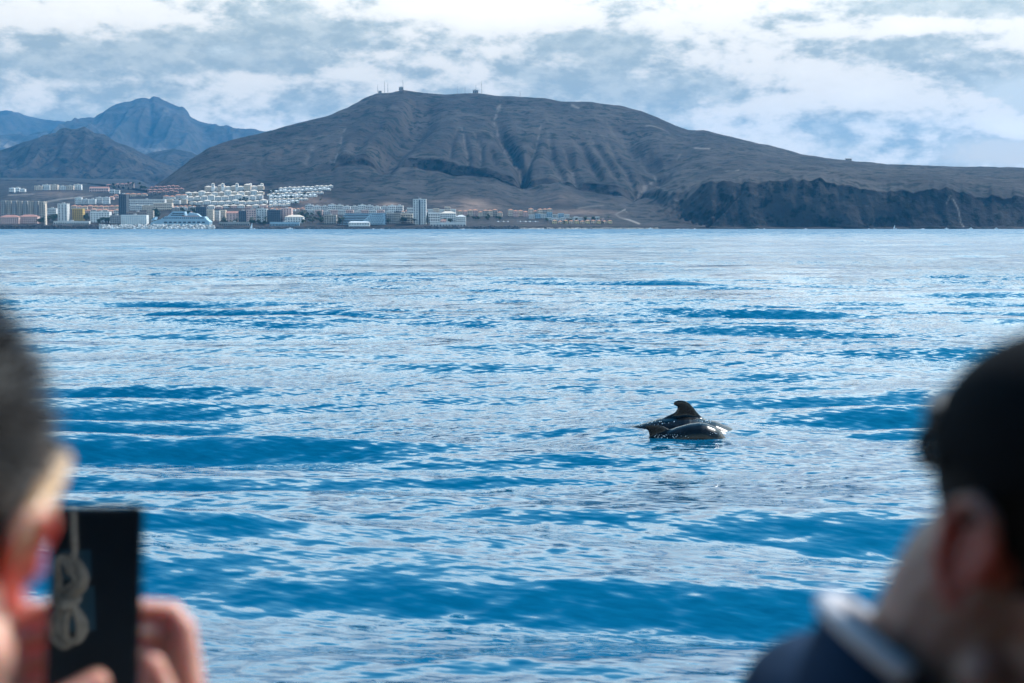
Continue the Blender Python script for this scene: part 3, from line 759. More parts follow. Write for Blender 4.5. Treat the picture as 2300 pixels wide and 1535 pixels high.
one('apartment_block', 728, 755, 484, 503, 4, 5, BEIGE, 'beige block at the left of the slanted hotel', 'apartment block')
one('slab_hotel', 862, 900, 480, 503, 6, 9, BEIGE, 'beige striped hotel wing right of the slanted hotel', 'hotel', depth_m=14)
one('apartment_block', 900, 927, 481, 502, 4, 5, CREAM, 'cream block between the striped wing and the tall tower', 'apartment block')
one('apartment_block', 914, 928, 468, 490, 4, 3, OFFW, 'pale block half hidden by the left side of the tall tower', 'apartment block')
# tall grey tower
o = one('tower_block', 928, 957, 449, 505, 15, 5, OFFW, 'tall pale tower with a dark central shaft on the waterfront', 'tower', depth_m=18, pier=.5)
dd = o.location.y; sc = dd / F
q = MB(); q.box(-1.4, 1.6, -.5, .25, 0, 43); q.build('stair_shaft', DARKB, o)
q = MB(); q.tube([(-2.0, 6, 42), (-2.0, 6, 49)], [.5, .25], 5); q.build('aerial', STEEL, o)
# slanted hotel
root = empty('slanted_hotel', (0, 0, 0)); dS = 2470.0; sc = dS / F; W = 118 * sc; Hh = 25 * sc
g = MB(); g.prism([(-W / 2 + 9, .4), (W / 2 - .4, .4), (W / 2 - .4, Hh - .5), (-W / 2 + 21, Hh - .5)], 1.2, 16); g.build('glazing', GLASS, root)
wl = MB()
for k in range(7):
    z0 = k * Hh / 7; xl = -W / 2 + 8 + 12.5 * (k / 7); wl.box(xl, W / 2, 0, 1.7, z0, z0 + Hh / 7 * .42)
wl.box(-W / 2 + 20, W / 2, -.05, 16.2, Hh - .45, Hh + .3); wl.build('floor_band', BLUEW, root)
sg = MB(); sg.prism([(W / 2 - 46, 0), (W / 2 - 2, 0), (W / 2 - 2, Hh), (W / 2 - 26, Hh)], -2.2, -.3); sg.build('slanted_screen', BLUEW, root)
sw = MB()
for k in range(6):
    for i in range(8):
        xa = W / 2 - 42 + 20 * (k + .3) / 6 + i * 4.6 * (1 - .06 * k); xb = xa + 2.2
        if xb < W / 2 - 3: sw.box(xa, xb, -2.45, -2.15, k * Hh / 6 + 1.0, k * Hh / 6 + 2.3)
oo = sw.build('window', GLASS, root); oo['kind'] = 'stuff'
root.location = P(808, 505, dS); tag(root, 'wide blue-grey hotel with a slanted honeycomb front on the shore', 'hotel')
one('beach_bar', 783, 830, 499, 505, 1, 8, WHITE, 'white flat beach pavilion in front of the slanted hotel', 'pavilion', 'hip', WHITE, 8, dep=2448, side=False)
# right of the tower
row('apartment_block', 960, 483, 1024, 482, 5, 14, 4, 4, [WHITE, CREAM], '{o} white block from the left, just right of the tall tower', 'apartment block', 'white blocks right of the tower')
one('apartment_block', 962, 988, 479, 502, 4, 5, WHITE, 'bright white block behind the tall pine', 'apartment block')
one('apartment_block', 990, 1024, 474, 502, 5, 7, WHITE, 'white hotel with a stepped sunlit roof right of the pine', 'hotel', 'hip', CREAM)
one('apartment_block', 1024, 1046, 483, 503, 4, 5, WHITE, 'white end block of the stepped-roof hotel', 'apartment block', 'hip', OFFW)
one('sea_front_hall', 966, 1046, 501, 509, 1, 12, OFFW, 'long low white waterfront hall on the rocks below the pine', 'hall', depth_m=10, side=False, dep=2442)
one('kiosk', 990, 1002, 494, 500, 1, 3, PINK, 'small red pavilion on the low white hall terrace', 'pavilion', 'hip', TILE2, 6, dep=2456)
row('apartment_block', 1028, 486, 1073, 486, 4, 15, 4, 3, [CREAM, PINK], '{o} cream block from the left in the group right of the stepped-roof hotel', 'apartment block', 'cream group one', 'hip', TILE, gap=.02)
row('apartment_block', 1074, 487, 1128, 487, 5, 15, 4, 3, [CREAM, BEIGE], '{o} cream block from the left in the second orange-topped group', 'apartment block', 'cream group two', 'hip', TILE, gap=.02)
row('apartment_block', 1141, 487, 1186, 487, 4, 16, 4, 3, [CREAM, PINK], '{o} cream block from the left in the third orange-topped group', 'apartment block', 'cream group three', 'hip', TILE, gap=.02)
row('apartment_block', 1187, 486, 1240, 486, 5, 16, 4, 3, [CREAM, BEIGE], '{o} cream block from the left in the right-most orange-topped group', 'apartment block', 'cream group four', 'hip', TILE, gap=.02)
row('apartment_block', 1188, 492, 1280, 491, 7, 11, 3, 3, [OFFW, BLUEW], '{o} blue-white block from the left below the right-most cream group', 'apartment block', 'blue white blocks')
row('townhouse', 1228, 496, 1270, 496, 4, 6, 2, 3, OFFW, '{o} low white house from the left under the blue-white blocks', 'house', 'low white houses', gap=.04)
row('townhouse', 1281, 496, 1308, 496, 3, 7, 2, 3, OFFW, '{o} white house in the short middle row near the bare slope', 'house', 'short middle row', gap=.04)
row('townhouse', 1317, 496, 1357, 496, 4, 7, 2, 3, [OFFW, PINK], '{o} white house in the last long row before the bare slope', 'house', 'last white row', gap=.04)
row('villa', 1240, 503, 1376, 503, 11, 7, 2, 2, [YEL, CREAM], '{o} yellow villa with orange roof from the left along the small beach', 'house', 'yellow beach villas', 'hip', TILE, gap=.25, depth_m=9)
# country buildings
def greenhouse(x0, x1, yb, h, m, label):
    d = ground_hit((x0 + x1) / 2, yb) if yb > 400 else 6200.
    p = P((x0 + x1) / 2, yb, d); W = (x1 - x0) * d / F; r_ = empty('greenhouse', p)
    a = MB(); a.box(-W / 2, W / 2, 0, 60, -10, h * d / F * .7); a.build('wall', m, r_)
    a = MB(); n = 6
    for i in range(n): a.hip(-W / 2 + i * W / n, -W / 2 + (i + 1) * W / n, -.4, 60.4, h * d / F * .7, h * d / F * .3, 2)
    a.build('roof', m, r_); tag(r_, label, 'greenhouse')
greenhouse(0, 84, 384, 5, CREAM, 'long cream greenhouse on the plain below the cone hill')
greenhouse(101, 143, 384, 4, LEAF, 'green netted greenhouse right of the cream one')
one('hut', 1900, 1913, 355.5, 360.5, 1, 3, BEIGE, 'lone stone hut on the right-hand ridge line', 'hut', 'gable', FLATR, 8, dep=3795)

# ------------------------------------------------------------------ ferry
dF_ = 2420.0; sc = dF_ / F; fr = empty('ferry', P(406, 508, dF_))
h = MB(); h.prism([(-46, -4), (47, -4), (49, 7), (44, 11), (-36, 11), (-50, 6.5), (-52, 3)], 0, 24); h.build('hull', BLUEW, fr)
h = MB(); h.prism([(-51.6, 9), (-45, 10.4), (-43.5, 15.5), (-46.5, 14.6)], 3, 20); h.build('bow_visor', BLUEW, fr)
h = MB(); h.prism([(-35, 11), (44, 11), (40, 16), (-27, 16)], 1.5, 22.5); ca = h.build('cabin', BLUEW, fr)
h = MB(); h.prism([(-24, 16), (8, 16), (6, 24.5), (-14, 24.5)], 3.5, 20); ca2 = h.build('bridge', BLUEW, fr)
h = MB(); h.prism([(9, 16), (33, 16), (26, 21), (14, 23)], 4, 19); h.build('funnel', BLUEW, fr)
h = MB()
for i in range(20): h.box(-30 + i * 3.5, -27.6 + i * 3.5, 1.2, 1.55, 12.6, 14.4)
o = h.build('window', GLASS, ca); o['kind'] = 'stuff'
h = MB()
for z in (17.4, 20.4): h.box(-18 + (z - 16) * .7, 5, 3.2, 3.55, z, z + 1.6)
h.build('window_strip', GLASS, ca2)
h = MB()
for i in range(9): h.box(-28 + i * 8, -23 + i * 8, -.3, .05, 5, 7.4)
o = h.build('port_window', GLASS, fr); o['kind'] = 'stuff'
h = MB(); h.box(2, 32, .9, 1.4, 16.1, 17.2); h.build('red_stripe', TILE, fr)
tag(fr, 'large pale blue ferry moored behind the pale boulder breakwater', 'ferry')

# ------------------------------------------------------------------ breakwaters
def boulders(name, x0, x1, dep, m, n, lab, hmax, seed, size):
    r = random.Random(seed); a = P(x0, 511, dep); b_ = P(x1, 511, dep - 6); rt_ = empty(name, (a + b_) / 2); rt_.location.z = 0
    L = (b_ - a).length; core = MB(); core.prism([(-L / 2, -3), (L / 2, -3), (L / 2 - 3, hmax * .62), (-L / 2 + 2, hmax * .62)], 2, 9); core.build('core', ROCKD, rt_)
    bm = bmesh.new()
    for i in range(n):
        t = r.random(); u = r.random(); s_ = size * r.uniform(.6, 1.5)
        mt = Matrix.Translation((-L / 2 + L * t, 1.5 - 6 * (1 - u) + 3, hmax * u * .95 - .6)) @ Euler((r.random() * 6, r.random() * 6, r.random() * 6)).to_matrix().to_4x4() @ Matrix.Diagonal((s_, s_ * r.uniform(.7, 1), s_ * r.uniform(.6, .9), 1))
        g_ = bmesh.ops.create_icosphere(bm, subdivisions=1, radius=1, matrix=mt)
        for v in g_['verts']: v.co += Vector((r.uniform(-1, 1), r.uniform(-1, 1), r.uniform(-1, 1))) * s_ * .18
    me_ = bpy.data.meshes.new('boulders'); bm.to_mesh(me_); bm.free()
    o_ = link('boulders', me_, m, rt_); o_['kind'] = 'stuff'; tag(rt_, lab, 'breakwater')
boulders('breakwater', -60, 226, 2388, ROCKD, 620, 'dark rock breakwater along the left shore', 7.0, 1, 1.7)
boulders('breakwater', 224, 480, 2384, ROCKL, 620, 'pale boulder breakwater in front of the ferry', 7.4, 2, 2.1)
boulders('rock_shore', 484, 960, 2424, ROCKD, 700, 'dark natural rocks along the central waterfront', 3.6, 3, 1.6)
boulders('rock_shore', 955, 1165, 2412, ROCKD, 420, 'dark rocky point below the low white hall', 5.2, 4, 1.9)
boulders('rock_shore', 1165, 1480, 2462, BEIGE, 380, 'stony beach edge below the yellow villas', 2.0, 5, 1.4)

# ------------------------------------------------------------------ trees
def leaf_ball(bm, c, rx, rz_, n, r, size):
    for i in range(n):
        d = Vector((r.gauss(0, 1), r.gauss(0, 1), r.gauss(0, 1))).normalized() * (r.random() ** .4)
        p = c + Vector((d.x * rx, d.y * rx, d.z * rz_)); s_ = size * r.uniform(.6, 1.4)
        e = Euler((r.random() * 6, r.random() * 6, r.random() * 6)).to_matrix()
        vs = [bm.verts.new(p + e @ Vector(q) * s_) for q in ((-1, -.6, 0), (1, -.6, .2), (.8, .7, 0), (-.8, .6, .25))]
        bm.faces.new(vs)
def make_tree(kind, seed):
    r = random.Random(seed); root = empty({'pine': 'norfolk_pine', 'palm': 'palm_tree', 'round': 'broadleaf_tree'}[kind], (0, 0, 0))
    tr = MB(); bm = bmesh.new()
    if kind == 'palm':
        h_ = 9; tr.tube([(0, 0, -2), (.2, 0, 4), (.5, .1, h_)], [.35, .28, .22], 6)
        for i in range(16):
            a_ = i * 2.4; el_ = r.uniform(-.3, .9); pv = None
            for k in range(6):
                t_ = k / 5; d_ = 3.8 * t_; zz = h_ + d_ * math.sin(el_) - 1.7 * t_ * t_ * 1.6
                c = Vector((.5 + d_ * math.cos(a_), .1 + d_ * math.sin(a_), zz)); w_ = .55 * (1 - t_ * .8); sd = Vector((-math.sin(a_), math.cos(a_), -.25)) * w_; sd2 = Vector((math.sin(a_), -math.cos(a_), -.25)) * w_
                cur = (bm.verts.new(c + sd), bm.verts.new(c), bm.verts.new(c + sd2))
                if pv: bm.faces.new((pv[0], pv[1], cur[1], cur[0])); bm.faces.new((pv[1], pv[2], cur[2], cur[1]))
                pv = cur
    elif kind == 'pine':
        tr.tube([(0, 0, -2), (0, 0, 10), (0, 0, 20)], [.5, .3, .08], 6)
        for k in range(14):
            z = 2.5 + k * 1.25; rr = 4.4 * (1 - k / 15)
            for j in range(9): a_ = j * .698 + k; leaf_ball(bm, Vector((math.cos(a_) * rr * .6, math.sin(a_) * rr * .6, z)), rr * .42, .45, 9, r, .38)
    else:
        tr.tube([(0, 0, -2), (.1, 0, 2), (.3, .2, 4)], [.4, .32, .2], 6)
        for j in range(4): a_ = j * 1.6 + .4; tr.tube([(.1, 0, 2), (math.cos(a_) * 1.6, math.sin(a_) * 1.6, 4.4)], [.18, .07], 5)
        for j in range(9):
            a_ = r.random() * 6.28; q = r.uniform(.3, 2.6); leaf_ball(bm, Vector((math.cos(a_) * q, math.sin(a_) * q, r.uniform(3.4, 6.2))), r.uniform(1.2, 1.9), r.uniform(.9, 1.3), 50, r, .34)
    tr.build('trunk', TRUNK, root); me_ = bpy.data.meshes.new('crown'); bm.to_mesh(me_); bm.free()
    link('crown', me_, LEAFD if kind == 'pine' else LEAF, root); return root
protos = {('palm', 0): None, ('round', 0): None, ('round', 1): None}
def plant(kind, x, y, scale, lab, grp, dep=None, v=0):
    key = (kind, v)
    if protos.get(key) is None: protos[key] = make_tree(kind, 11 + v); o = protos[key]
    else: o = copy_tree(protos[key])
    seat(o, x, y, random.random() * 6, dep); o.scale = (scale,) * 3; tag(o, lab, {'palm': 'palm', 'round': 'tree', 'pine': 'pine'}[kind], grp)
rt2 = random.Random(4)
for (xa, xb, ya, yb, n, lab, grp, kinds) in [
    (84, 104, 496, 506, 9, 'green tree in the clump left of the pale tower', 'trees left of the pale tower', ('round',)),
    (106, 128, 492, 505, 10, 'green tree at the foot of the pale tower', 'trees by the pale tower', ('round', 'palm')),
    (188, 202, 488, 503, 6, 'green tree between the mustard and the white block', 'trees by the mustard block', ('round',)),
    (222, 246, 498, 506, 7, 'dark tree where the breakwater turns pale', 'trees by the breakwater', ('round',)),
    (344, 356, 482, 503, 9, 'tall dark tree right of the narrow beige block', 'tall dark trees by the ferry', ('round',)),
    (408, 440, 477, 488, 9, 'dark tree behind the ferry', 'trees behind the ferry', ('round',)),
    (500, 600, 499, 507, 22, 'palm or shrub along the central promenade', 'promenade trees', ('palm', 'round')),
    (672, 728, 484, 506, 26, 'tree of the palm garden left of the slanted hotel', 'palm garden trees', ('palm', 'round', 'round')),
    (735, 780, 500, 507, 10, 'tree at the foot of the slanted hotel', 'trees by the slanted hotel', ('round', 'palm')),
    (862, 932, 496, 507, 20, 'tree between the slanted hotel and the tall tower', 'trees by the tall tower', ('round', 'palm')),
    (996, 1012, 496, 503, 6, 'round tree in front of the stepped-roof hotel', 'trees by the stepped hotel', ('round',)),
    (1040, 1130, 489, 497, 16, 'bush below the cream orange-topped groups', 'bushes below the cream groups', ('round',)),
    (1225, 1370, 496, 504, 20, 'small tree among the yellow beach villas', 'trees among the villas', ('round', 'palm')),
    (420, 510, 440, 470, 20, 'small dark palm among the white hillside blocks under the left turrets', 'hillside palms under the left turrets', ('palm',)),
    (512, 600, 440, 470, 20, 'small dark tree among the white hillside blocks under the right turrets', 'hillside trees under the right turrets', ('round',)),
    (250, 330, 416, 428, 12, 'dark tree on the rise above the dark tower', 'trees on the rise', ('round',)),
    (605, 720, 432, 462, 20, 'small shrub between the white estate houses', 'estate shrubs', ('round',))]:
    cnt = {}
    for i, xt in enumerate(sorted(rt2.uniform(xa, xb) for _ in range(n))):
        k_ = kinds[i % len(kinds)]; cnt[k_] = cnt.get(k_, 0) + 1
        lb = lab if k_ != 'palm' else lab.replace('palm or shrub', 'palm').replace('green tree', 'palm').replace('small tree', 'small palm').replace('tree ', 'palm ', 1)
        if k_ == 'round': lb = lb.replace('palm or shrub', 'shrub')
        for w_ in ('palm', 'tree', 'shrub', 'bush'):
            if ' ' + w_ + ' ' in ' ' + lb + ' ': lb = (' ' + lb + ' ').replace(' ' + w_ + ' ', ' ' + w_ + ', ' + ORD[cnt[k_] - 1] + ' from the left, ', 1).strip(); break
        plant(k_, xt, rt2.uniform(ya, yb), rt2.uniform(.9, 1.6) * (1.5 if 'tall dark' in lab else 1.0) * (.7 if 'small' in lab or 'bush' in lab else 1), lb, grp, None, i % 2 if k_ == 'round' else 0)
pine = make_tree('pine', 3); seat(pine, 960, 503, 0, 2446.); tag(pine, 'tall dark conical pine right of the tall tower', 'pine')

# ------------------------------------------------------------------ parked cars
def make_car(m):
    b_ = bmesh.new()
    prof = [(-2.1, .35), (2.1, .35), (2.15, .8), (1.3, .95), (.7, 1.45), (-1.0, 1.48), (-1.75, 1.0), (-2.15, .9)]
    vs = [[b_.verts.new((x, yy, z)) for x, z in prof] for yy in (-.85, .85)]
    b_.faces.new(vs[0][::-1]); b_.faces.new(vs[1])
    for i in range(len(prof)): j = (i + 1) % len(prof); b_.faces.new((vs[0][i], vs[0][j], vs[1][j], vs[1][i]))
    for wx in (-1.3, 1.3):
        for wy in (-.8, .8): bmesh.ops.create_cone(b_, cap_ends=True, segments=10, radius1=.34, radius2=.34, depth=.25, matrix=Matrix.Translation((wx, wy, .34)) @ Matrix.Rotation(R(90), 4, 'X'))
    me_ = bpy.data.meshes.new('parked_car'); b_.to_mesh(me_); b_.free(); me_.materials.append(m); return me_
CARM = [mat('white_car_paint', (.8, .8, .8), .2), mat('silver_car_paint', (.5, .52, .54), .2, metal=.6)]
cars = [make_car(CARM[0]), make_car(CARM[1])]
for i, xx in enumerate([1119, 1125, 1131, 1136, 1141, 1163, 1169, 1175, 1181, 1187, 1191, 1197, 1203, 1208]):
    c = link('parked_car', cars[i % 2]); d_ = seat(c, xx, 499, random.uniform(-.3, .3) + 1.4); c.location.z = ground_z(xx, d_) + .05
    tag(c, ('white' if i % 2 == 0 else 'silver') + ' car, ' + ORD[i] + ' from the left in the parking row below the cream groups', 'car', ('white' if i % 2 == 0 else 'silver') + ' cars in the shore car park')

# ------------------------------------------------------------------ small boats near the shore
HULLM = mat('white_gelcoat', (.8, .8, .78), .25); SAIL = mat('sail_cloth', (.82, .82, .8), .7)
def small_boat(x, dep, L, lab, sail=False):
    p = P(x, 511, dep); r_ = empty('sail_boat' if sail else 'motor_boat', (p.x, dep, 0.0))
    bm = bmesh.new(); rows_ = []
    for k in range(7):
        t_ = k / 6; w_ = L * .16 * math.sin(math.pi * min(.5 + .5 * (1 - t_), 1)) ** .6 if t_ < 1 else .02
        rows_.append([bm.verts.new((-L / 2 + L * t_, yy * w_, zz)) for yy, zz in ((-1, 1.0 + .3 * t_), (-.6, -.5), (.6, -.5), (1, 1.0 + .3 * t_))])
    for a_, b_ in zip(rows_[:-1], rows_[1:]):
        for j in range(4): bm.faces.new((a_[j], a_[(j + 1) % 4], b_[(j + 1) % 4], b_[j]))
    bm.faces.new(rows_[0][::-1])
    me_ = bpy.data.meshes.new('hull'); bm.to_mesh(me_); bm.free(); link('hull', me_, HULLM, r_)
    if sail:
        a = MB(); a.tube([(0, 0, .8), (0, 0, L * 1.25)], .09, 5); a.build('mast', STEEL, r_)
        a = MB(); a.prism([(-L * .42, 1.8), (-.15, 1.8), (-.15, L * 1.2)], -.04, .04); a.build('sail', SAIL, r_)
    else:
        a = MB(); a.prism([(-L * .2, 1.1), (L * .18, 1.1), (L * .08, 2.5), (-L * .16, 2.5)], -L * .1, L * .1); a.build('cabin', HULLM, r_)
    tag(r_, lab, 'boat')
small_boat(567, 2330, 9, 'tiny white sailing boat off the promenade shops', True)
small_boat(420, 2320, 5, 'small white dinghy with a sail off the pale breakwater', True)
small_boat(652, 2350, 9, 'low white motor boat below the pale blue sea wall')
small_boat(1461, 2420, 7, 'white motor boat where the bare slope meets the sea')
small_boat(2010, 2480, 6, 'tiny white sailing boat under the dark cliff', True)
small_boat(2126, 2470, 6, 'white motor boat under the dark cliff, left of the pale gully')
small_boat(2181, 2470, 7, 'white motor boat at the foot of the pale cliff gully')
small_boat(2238, 2470, 6, 'white motor boat furthest along under the dark cliff')

# ------------------------------------------------------------------ masts on the summit
def mast(x, yt, yb, dep, wd, lab):
    p = P(x, yb, dep); hh = (yb - yt) * dep / F; r_ = empty('radio_mast', p)
    a = MB()
    for j in range(3):
        t_ = j * 2.094; a.tube([(math.cos(t_) * wd, math.sin(t_) * wd, -6), (math.cos(t_) * wd * .35, math.sin(t_) * wd * .35, hh * .8)], .22, 4)
    n = int(hh / 2.5)
    for k in range(n):
        f_ = wd * (1 - .65 * k / n); z = hh * .8 * k / n
        for j in range(3):
            t1, t2 = j * 2.094, (j + 1) * 2.094; a.tube([(math.cos(t1) * f_, math.sin(t1) * f_, z), (math.cos(t2) * f_, math.sin(t2) * f_, z + 2)], .12, 3)
    a.build('lattice', STEEL, r_); a = MB(); a.tube([(0, 0, hh * .7), (0, 0, hh)], .3, 5); a.build('aerial', STEEL, r_)
    tag(r_, lab, 'mast')
mast(848.5, 191, 208, 4230, .9, 'short radio mast furthest left on the summit')
mast(863.5, 183, 207, 4230, .9, 'taller of the paired radio masts left of the summit hut')
mast(871, 186, 206, 4230, 1.0, 'shorter of the paired radio masts left of the summit hut')
mast(905, 180, 200, 4262, 1.3, 'stout radio mast beside the hut on the highest point')
mast(1027, 195, 208, 4295, .6, 'faint thin mast in the dip of the summit ridge')
mast(1044.5, 196, 207, 4295, .6, 'faint thin mast left of the twin relay masts')
mast(1069, 191, 207, 4290, .8, 'pale mast just left of the tall banded mast')
mast(1081.5, 184, 208, 4290, 1.4, 'tall banded mast at the right of the summit')
mast(1168, 205, 215, 4290, .7, 'short lone mast on the right shoulder of the summit')
for x0, x1, yt, yb, lab in [(896, 906, 196.5, 202, 'summit hut under the stout radio mast'), (850, 857, 205, 209, 'low hut by the left-most summit mast'), (1062, 1074, 203, 208.5, 'relay station hut left of the tall banded mast')]:
    one('summit_hut', x0, x1, yt, yb, 1, 3, GREY, lab, 'hut', dep=4235 if x0 < 890 else (4258 if x0 < 1000 else 4286), depth_m=8, side=False)

# surf along the rocks
SURF = mat('surf_foam', (.80, .83, .84), .7, .1, .5)
bm = bmesh.new(); rs = random.Random(8)
for (xa, xb, dep, n) in [(640, 700, 2415, 3), (820, 900, 2412, 5), (1010, 1060, 2400, 4), (1170, 1300, 2450, 7), (1420, 1480, 2450, 3), (1490, 1560, 2545, 4), (1700, 2300, 2570, 7)]:
    for i in range(n):
        p = P(rs.uniform(xa, xb), 512, dep + rs.uniform(-6, 4)); L_ = rs.uniform(1.2, 4.5); k_ = 8
        ring = [bm.verts.new((p.x + math.cos(j * .785) * L_ * rs.uniform(.7, 1.2), p.y + math.sin(j * .785) * rs.uniform(1, 2.2), .12)) for j in range(k_)]
        top = bm.verts.new((p.x + rs.uniform(-1, 1), p.y, rs.uniform(.3, .8)))
        for j in range(k_): bm.faces.new((ring[j], ring[(j + 1) % k_], top))
me_ = bpy.data.meshes.new('surf'); bm.to_mesh(me_); bm.free(); tag(link('surf', me_, SURF, smooth=True), 'white surf breaking along the far rocks', None, None, 'stuff')

# ------------------------------------------------------------------ solid shapes grown into one skin
def capsule(bm, a, b, ra, rb, n=12):
    a, b = Vector(a), Vector(b); d = b - a; L = d.length
    q = d.normalized() if L > 1e-9 else Vector((0, 0, 1)); u = q.orthogonal().normalized(); v = q.cross(u)
    rings = []
    prof = [(-math.cos(t) * ra, math.sin(t) * ra) for t in (0.35, .8, 1.2)] + [(0, ra), (L, rb)] + [(L + math.cos(t) * rb, math.sin(t) * rb) for t in (1.2, .8, .35)]
    for s_, r_ in prof: rings.append([bm.verts.new(a + q * s_ + (u * math.cos(2 * math.pi * j / n) + v * math.sin(2 * math.pi * j / n)) * r_) for j in range(n)])
    for r1, r2 in zip(rings[:-1], rings[1:]):
        for j in range(n): bm.faces.new((r1[j], r1[(j + 1) % n], r2[(j + 1) % n], r2[j]))
    bm.faces.new(rings[0][::-1]); bm.faces.new(rings[-1])
def chain(bm, pts, rr, n=12):
    for i in range(len(pts) - 1): capsule(bm, pts[i], pts[i + 1], rr[i], rr[i + 1], n)
def ellipsoid(bm, c, r, mtx=None, sub=3):
    M_ = Matrix.Translation(c) @ (mtx.to_4x4() if mtx is not None else Matrix.Identity(4)) @ Matrix.Diagonal((r[0], r[1], r[2], 1))
    bmesh.ops.create_icosphere(bm, subdivisions=sub, radius=1, matrix=M_)
def grow(bm, name, voxel, smooth=4, dec=None):
    """fuse the overlapping solids into one continuous skin"""
    bmesh.ops.recalc_face_normals(bm, faces=bm.faces)
    me_ = bpy.data.meshes.new(name); bm.to_mesh(me_); bm.free()
    o_ = bpy.data.objects.new(name, me_); COL.objects.link(o_)
    r_ = o_.modifiers.new('r', 'REMESH'); r_.mode = 'VOXEL'; r_.voxel_size = voxel; r_.use_smooth_shade = True
    s_ = o_.modifiers.new('s', 'SMOOTH'); s_.iterations = smooth; s_.factor = .5
    if dec: d_ = o_.modifiers.new('d', 'DECIMATE'); d_.ratio = dec
    bpy.context.view_layer.update()
    out = bpy.data.meshes.new_from_object(o_.evaluated_get(bpy.context.evaluated_depsgraph_get()))
    bpy.data.objects.remove(o_); out.name = name
    out.polygons.foreach_set('use_smooth', np.ones(len(out.polygons), bool))
    return out

# ------------------------------------------------------------------ pilot whales
SKIN = bpy.data.materials.new('wet_whale_skin'); SKIN.use_nodes = True
t = NT(SKIN.node_tree); b = t.n['Principled BSDF']; tc = t.add('ShaderNodeTexCoord')
nz = t.noise(tc.outputs['Object'], 9.0, 6, .7)
t.put(b.inputs['Base Color'], t.mix(t.mapr(nz, .4, .7), (.003, .0035, .004), (.009, .009, .0095)))
b.inputs['Roughness'].default_value = .25; b.inputs['IOR'].default_value = 1.33
dr = t.add('ShaderNodeTexVoronoi'); dr.inputs['Scale'].default_value = 55.0; t.put(dr.inputs['Vector'], tc.outputs['Object'])
bp = t.add('ShaderNodeBump'); bp.inputs['Strength'].default_value = .10; bp.inputs['Distance'].default_value = .006
t.put(bp.inputs['Height'], t.m('MULTIPLY', t.mapr(dr.outputs['Distance'], .0, .28, 1.0, 0.0), t.mapr(t.noise(tc.outputs['Object'], 6.0, 3), .5, .6)))
t.l.new(bp.outputs[0], b.inputs['Normal'])

def wp(x, y, dep): return P(x, y, dep)
def whale(name, dep, spine, fin, finthick, label, flukes):
    """spine: (pixel x, pixel y of the back, body radius in m); fin: outline pixels"""
    bm = bmesh.new(); pts = []; rr = []
    for x, y, r_ in spine:
        p = wp(x, y, dep); pts.append(Vector((p.x, dep, p.z - r_))); rr.append(r_)
    chain(bm, pts, rr, 20)
    # dorsal fin: swept plate, thick at the base, thin at the edge
    fp = [wp(x, y, dep) for x, y in fin]; n = len(fp)
    c = sum(fp, Vector()) / n
    zb = min(p.z for p in fp); zt = max(p.z for p in fp)
    for sgn in (-1, 1): pass
    inner = [c + (p - c) * .72 for p in fp]
    def th(p): return finthick * (.35 + .65 * (1 - (p.z - zb) / (zt - zb)))
    A = [bm.verts.new(p) for p in fp]
    B = [bm.verts.new(p + Vector((0, -th(p), 0))) for p in inner]; C_ = [bm.verts.new(p + Vector((0, th(p), 0))) for p in inner]
    for i in range(n):
        j = (i + 1) % n
        bm.faces.new((A[i], A[j], B[j], B[i])); bm.faces.new((A[j], A[i], C_[i], C_[j]))
    bm.faces.new(B); bm.faces.new(C_[::-1])
    # flippers and flukes below the water
    k = len(pts) - 3; h_ = pts[k]
    for sgn in (-1, 1): chain(bm, [h_ + Vector((0, sgn * rr[k] * .6, -.1)), h_ + Vector((-.45, sgn * (rr[k] + .35), -.35)), h_ + Vector((-.9, sgn * (rr[k] + .45), -.45))], [rr[k] * .28, rr[k] * .2, .03])
    tl = pts[0]
    for sgn in (-1, 1): chain(bm, [tl, tl + Vector((-.25, sgn * flukes * .6, 0)), tl + Vector((-.45, sgn * flukes, .02))], [rr[0] * .9, rr[0] * .6, .02])
    me_ = grow(bm, name, .016, 5)
    o_ = link(name, me_, SKIN); return tag(o_, label, 'pilot whale', 'pilot whales')
ADULT_D, CALF_D = 21.8, 20.55
whale('pilot_whale', ADULT_D,
      [(1180, 1010, .10), (1260, 996, .12), (1330, 985, .15), (1390, 969, .18), (1440, 953, .22), (1490, 939, .30), (1540, 934, .37), (1590, 944, .41), (1640, 966, .42), (1700, 990, .43), (1760, 1015, .40), (1820, 1045, .34), (1850, 1060, .26)],
      [(1476, 945), (1500, 934), (1515, 927), (1521, 917), (1521, 908), (1516, 910), (1511, 909), (1510, 905), (1513, 900), (1520, 897), (1530, 896.5), (1542, 899), (1552, 906), (1562, 918), (1572, 931), (1584, 942), (1600, 952), (1590, 965), (1500, 965)], .05,
      'adult pilot whale with a tall hooked fin, behind the calf', 0.55)
whale('pilot_whale', CALF_D,
      [(1395, 1010, .05), (1440, 992, .10), (1480, 976, .16), (1505, 968, .19), (1530, 958, .21), (1555, 951, .23), (1575, 949, .235), (1592, 956, .235), (1608, 976, .22), (1622, 1000, .18)],
      [(1512, 968), (1496, 958), (1482, 953.5), (1466, 952), (1451, 953), (1442, 957), (1447, 962), (1454, 969), (1457, 980), (1456, 992), (1480, 998), (1515, 990), (1520, 975)], .03,
      'small pilot whale calf surfacing in front of the adult', 0.3)
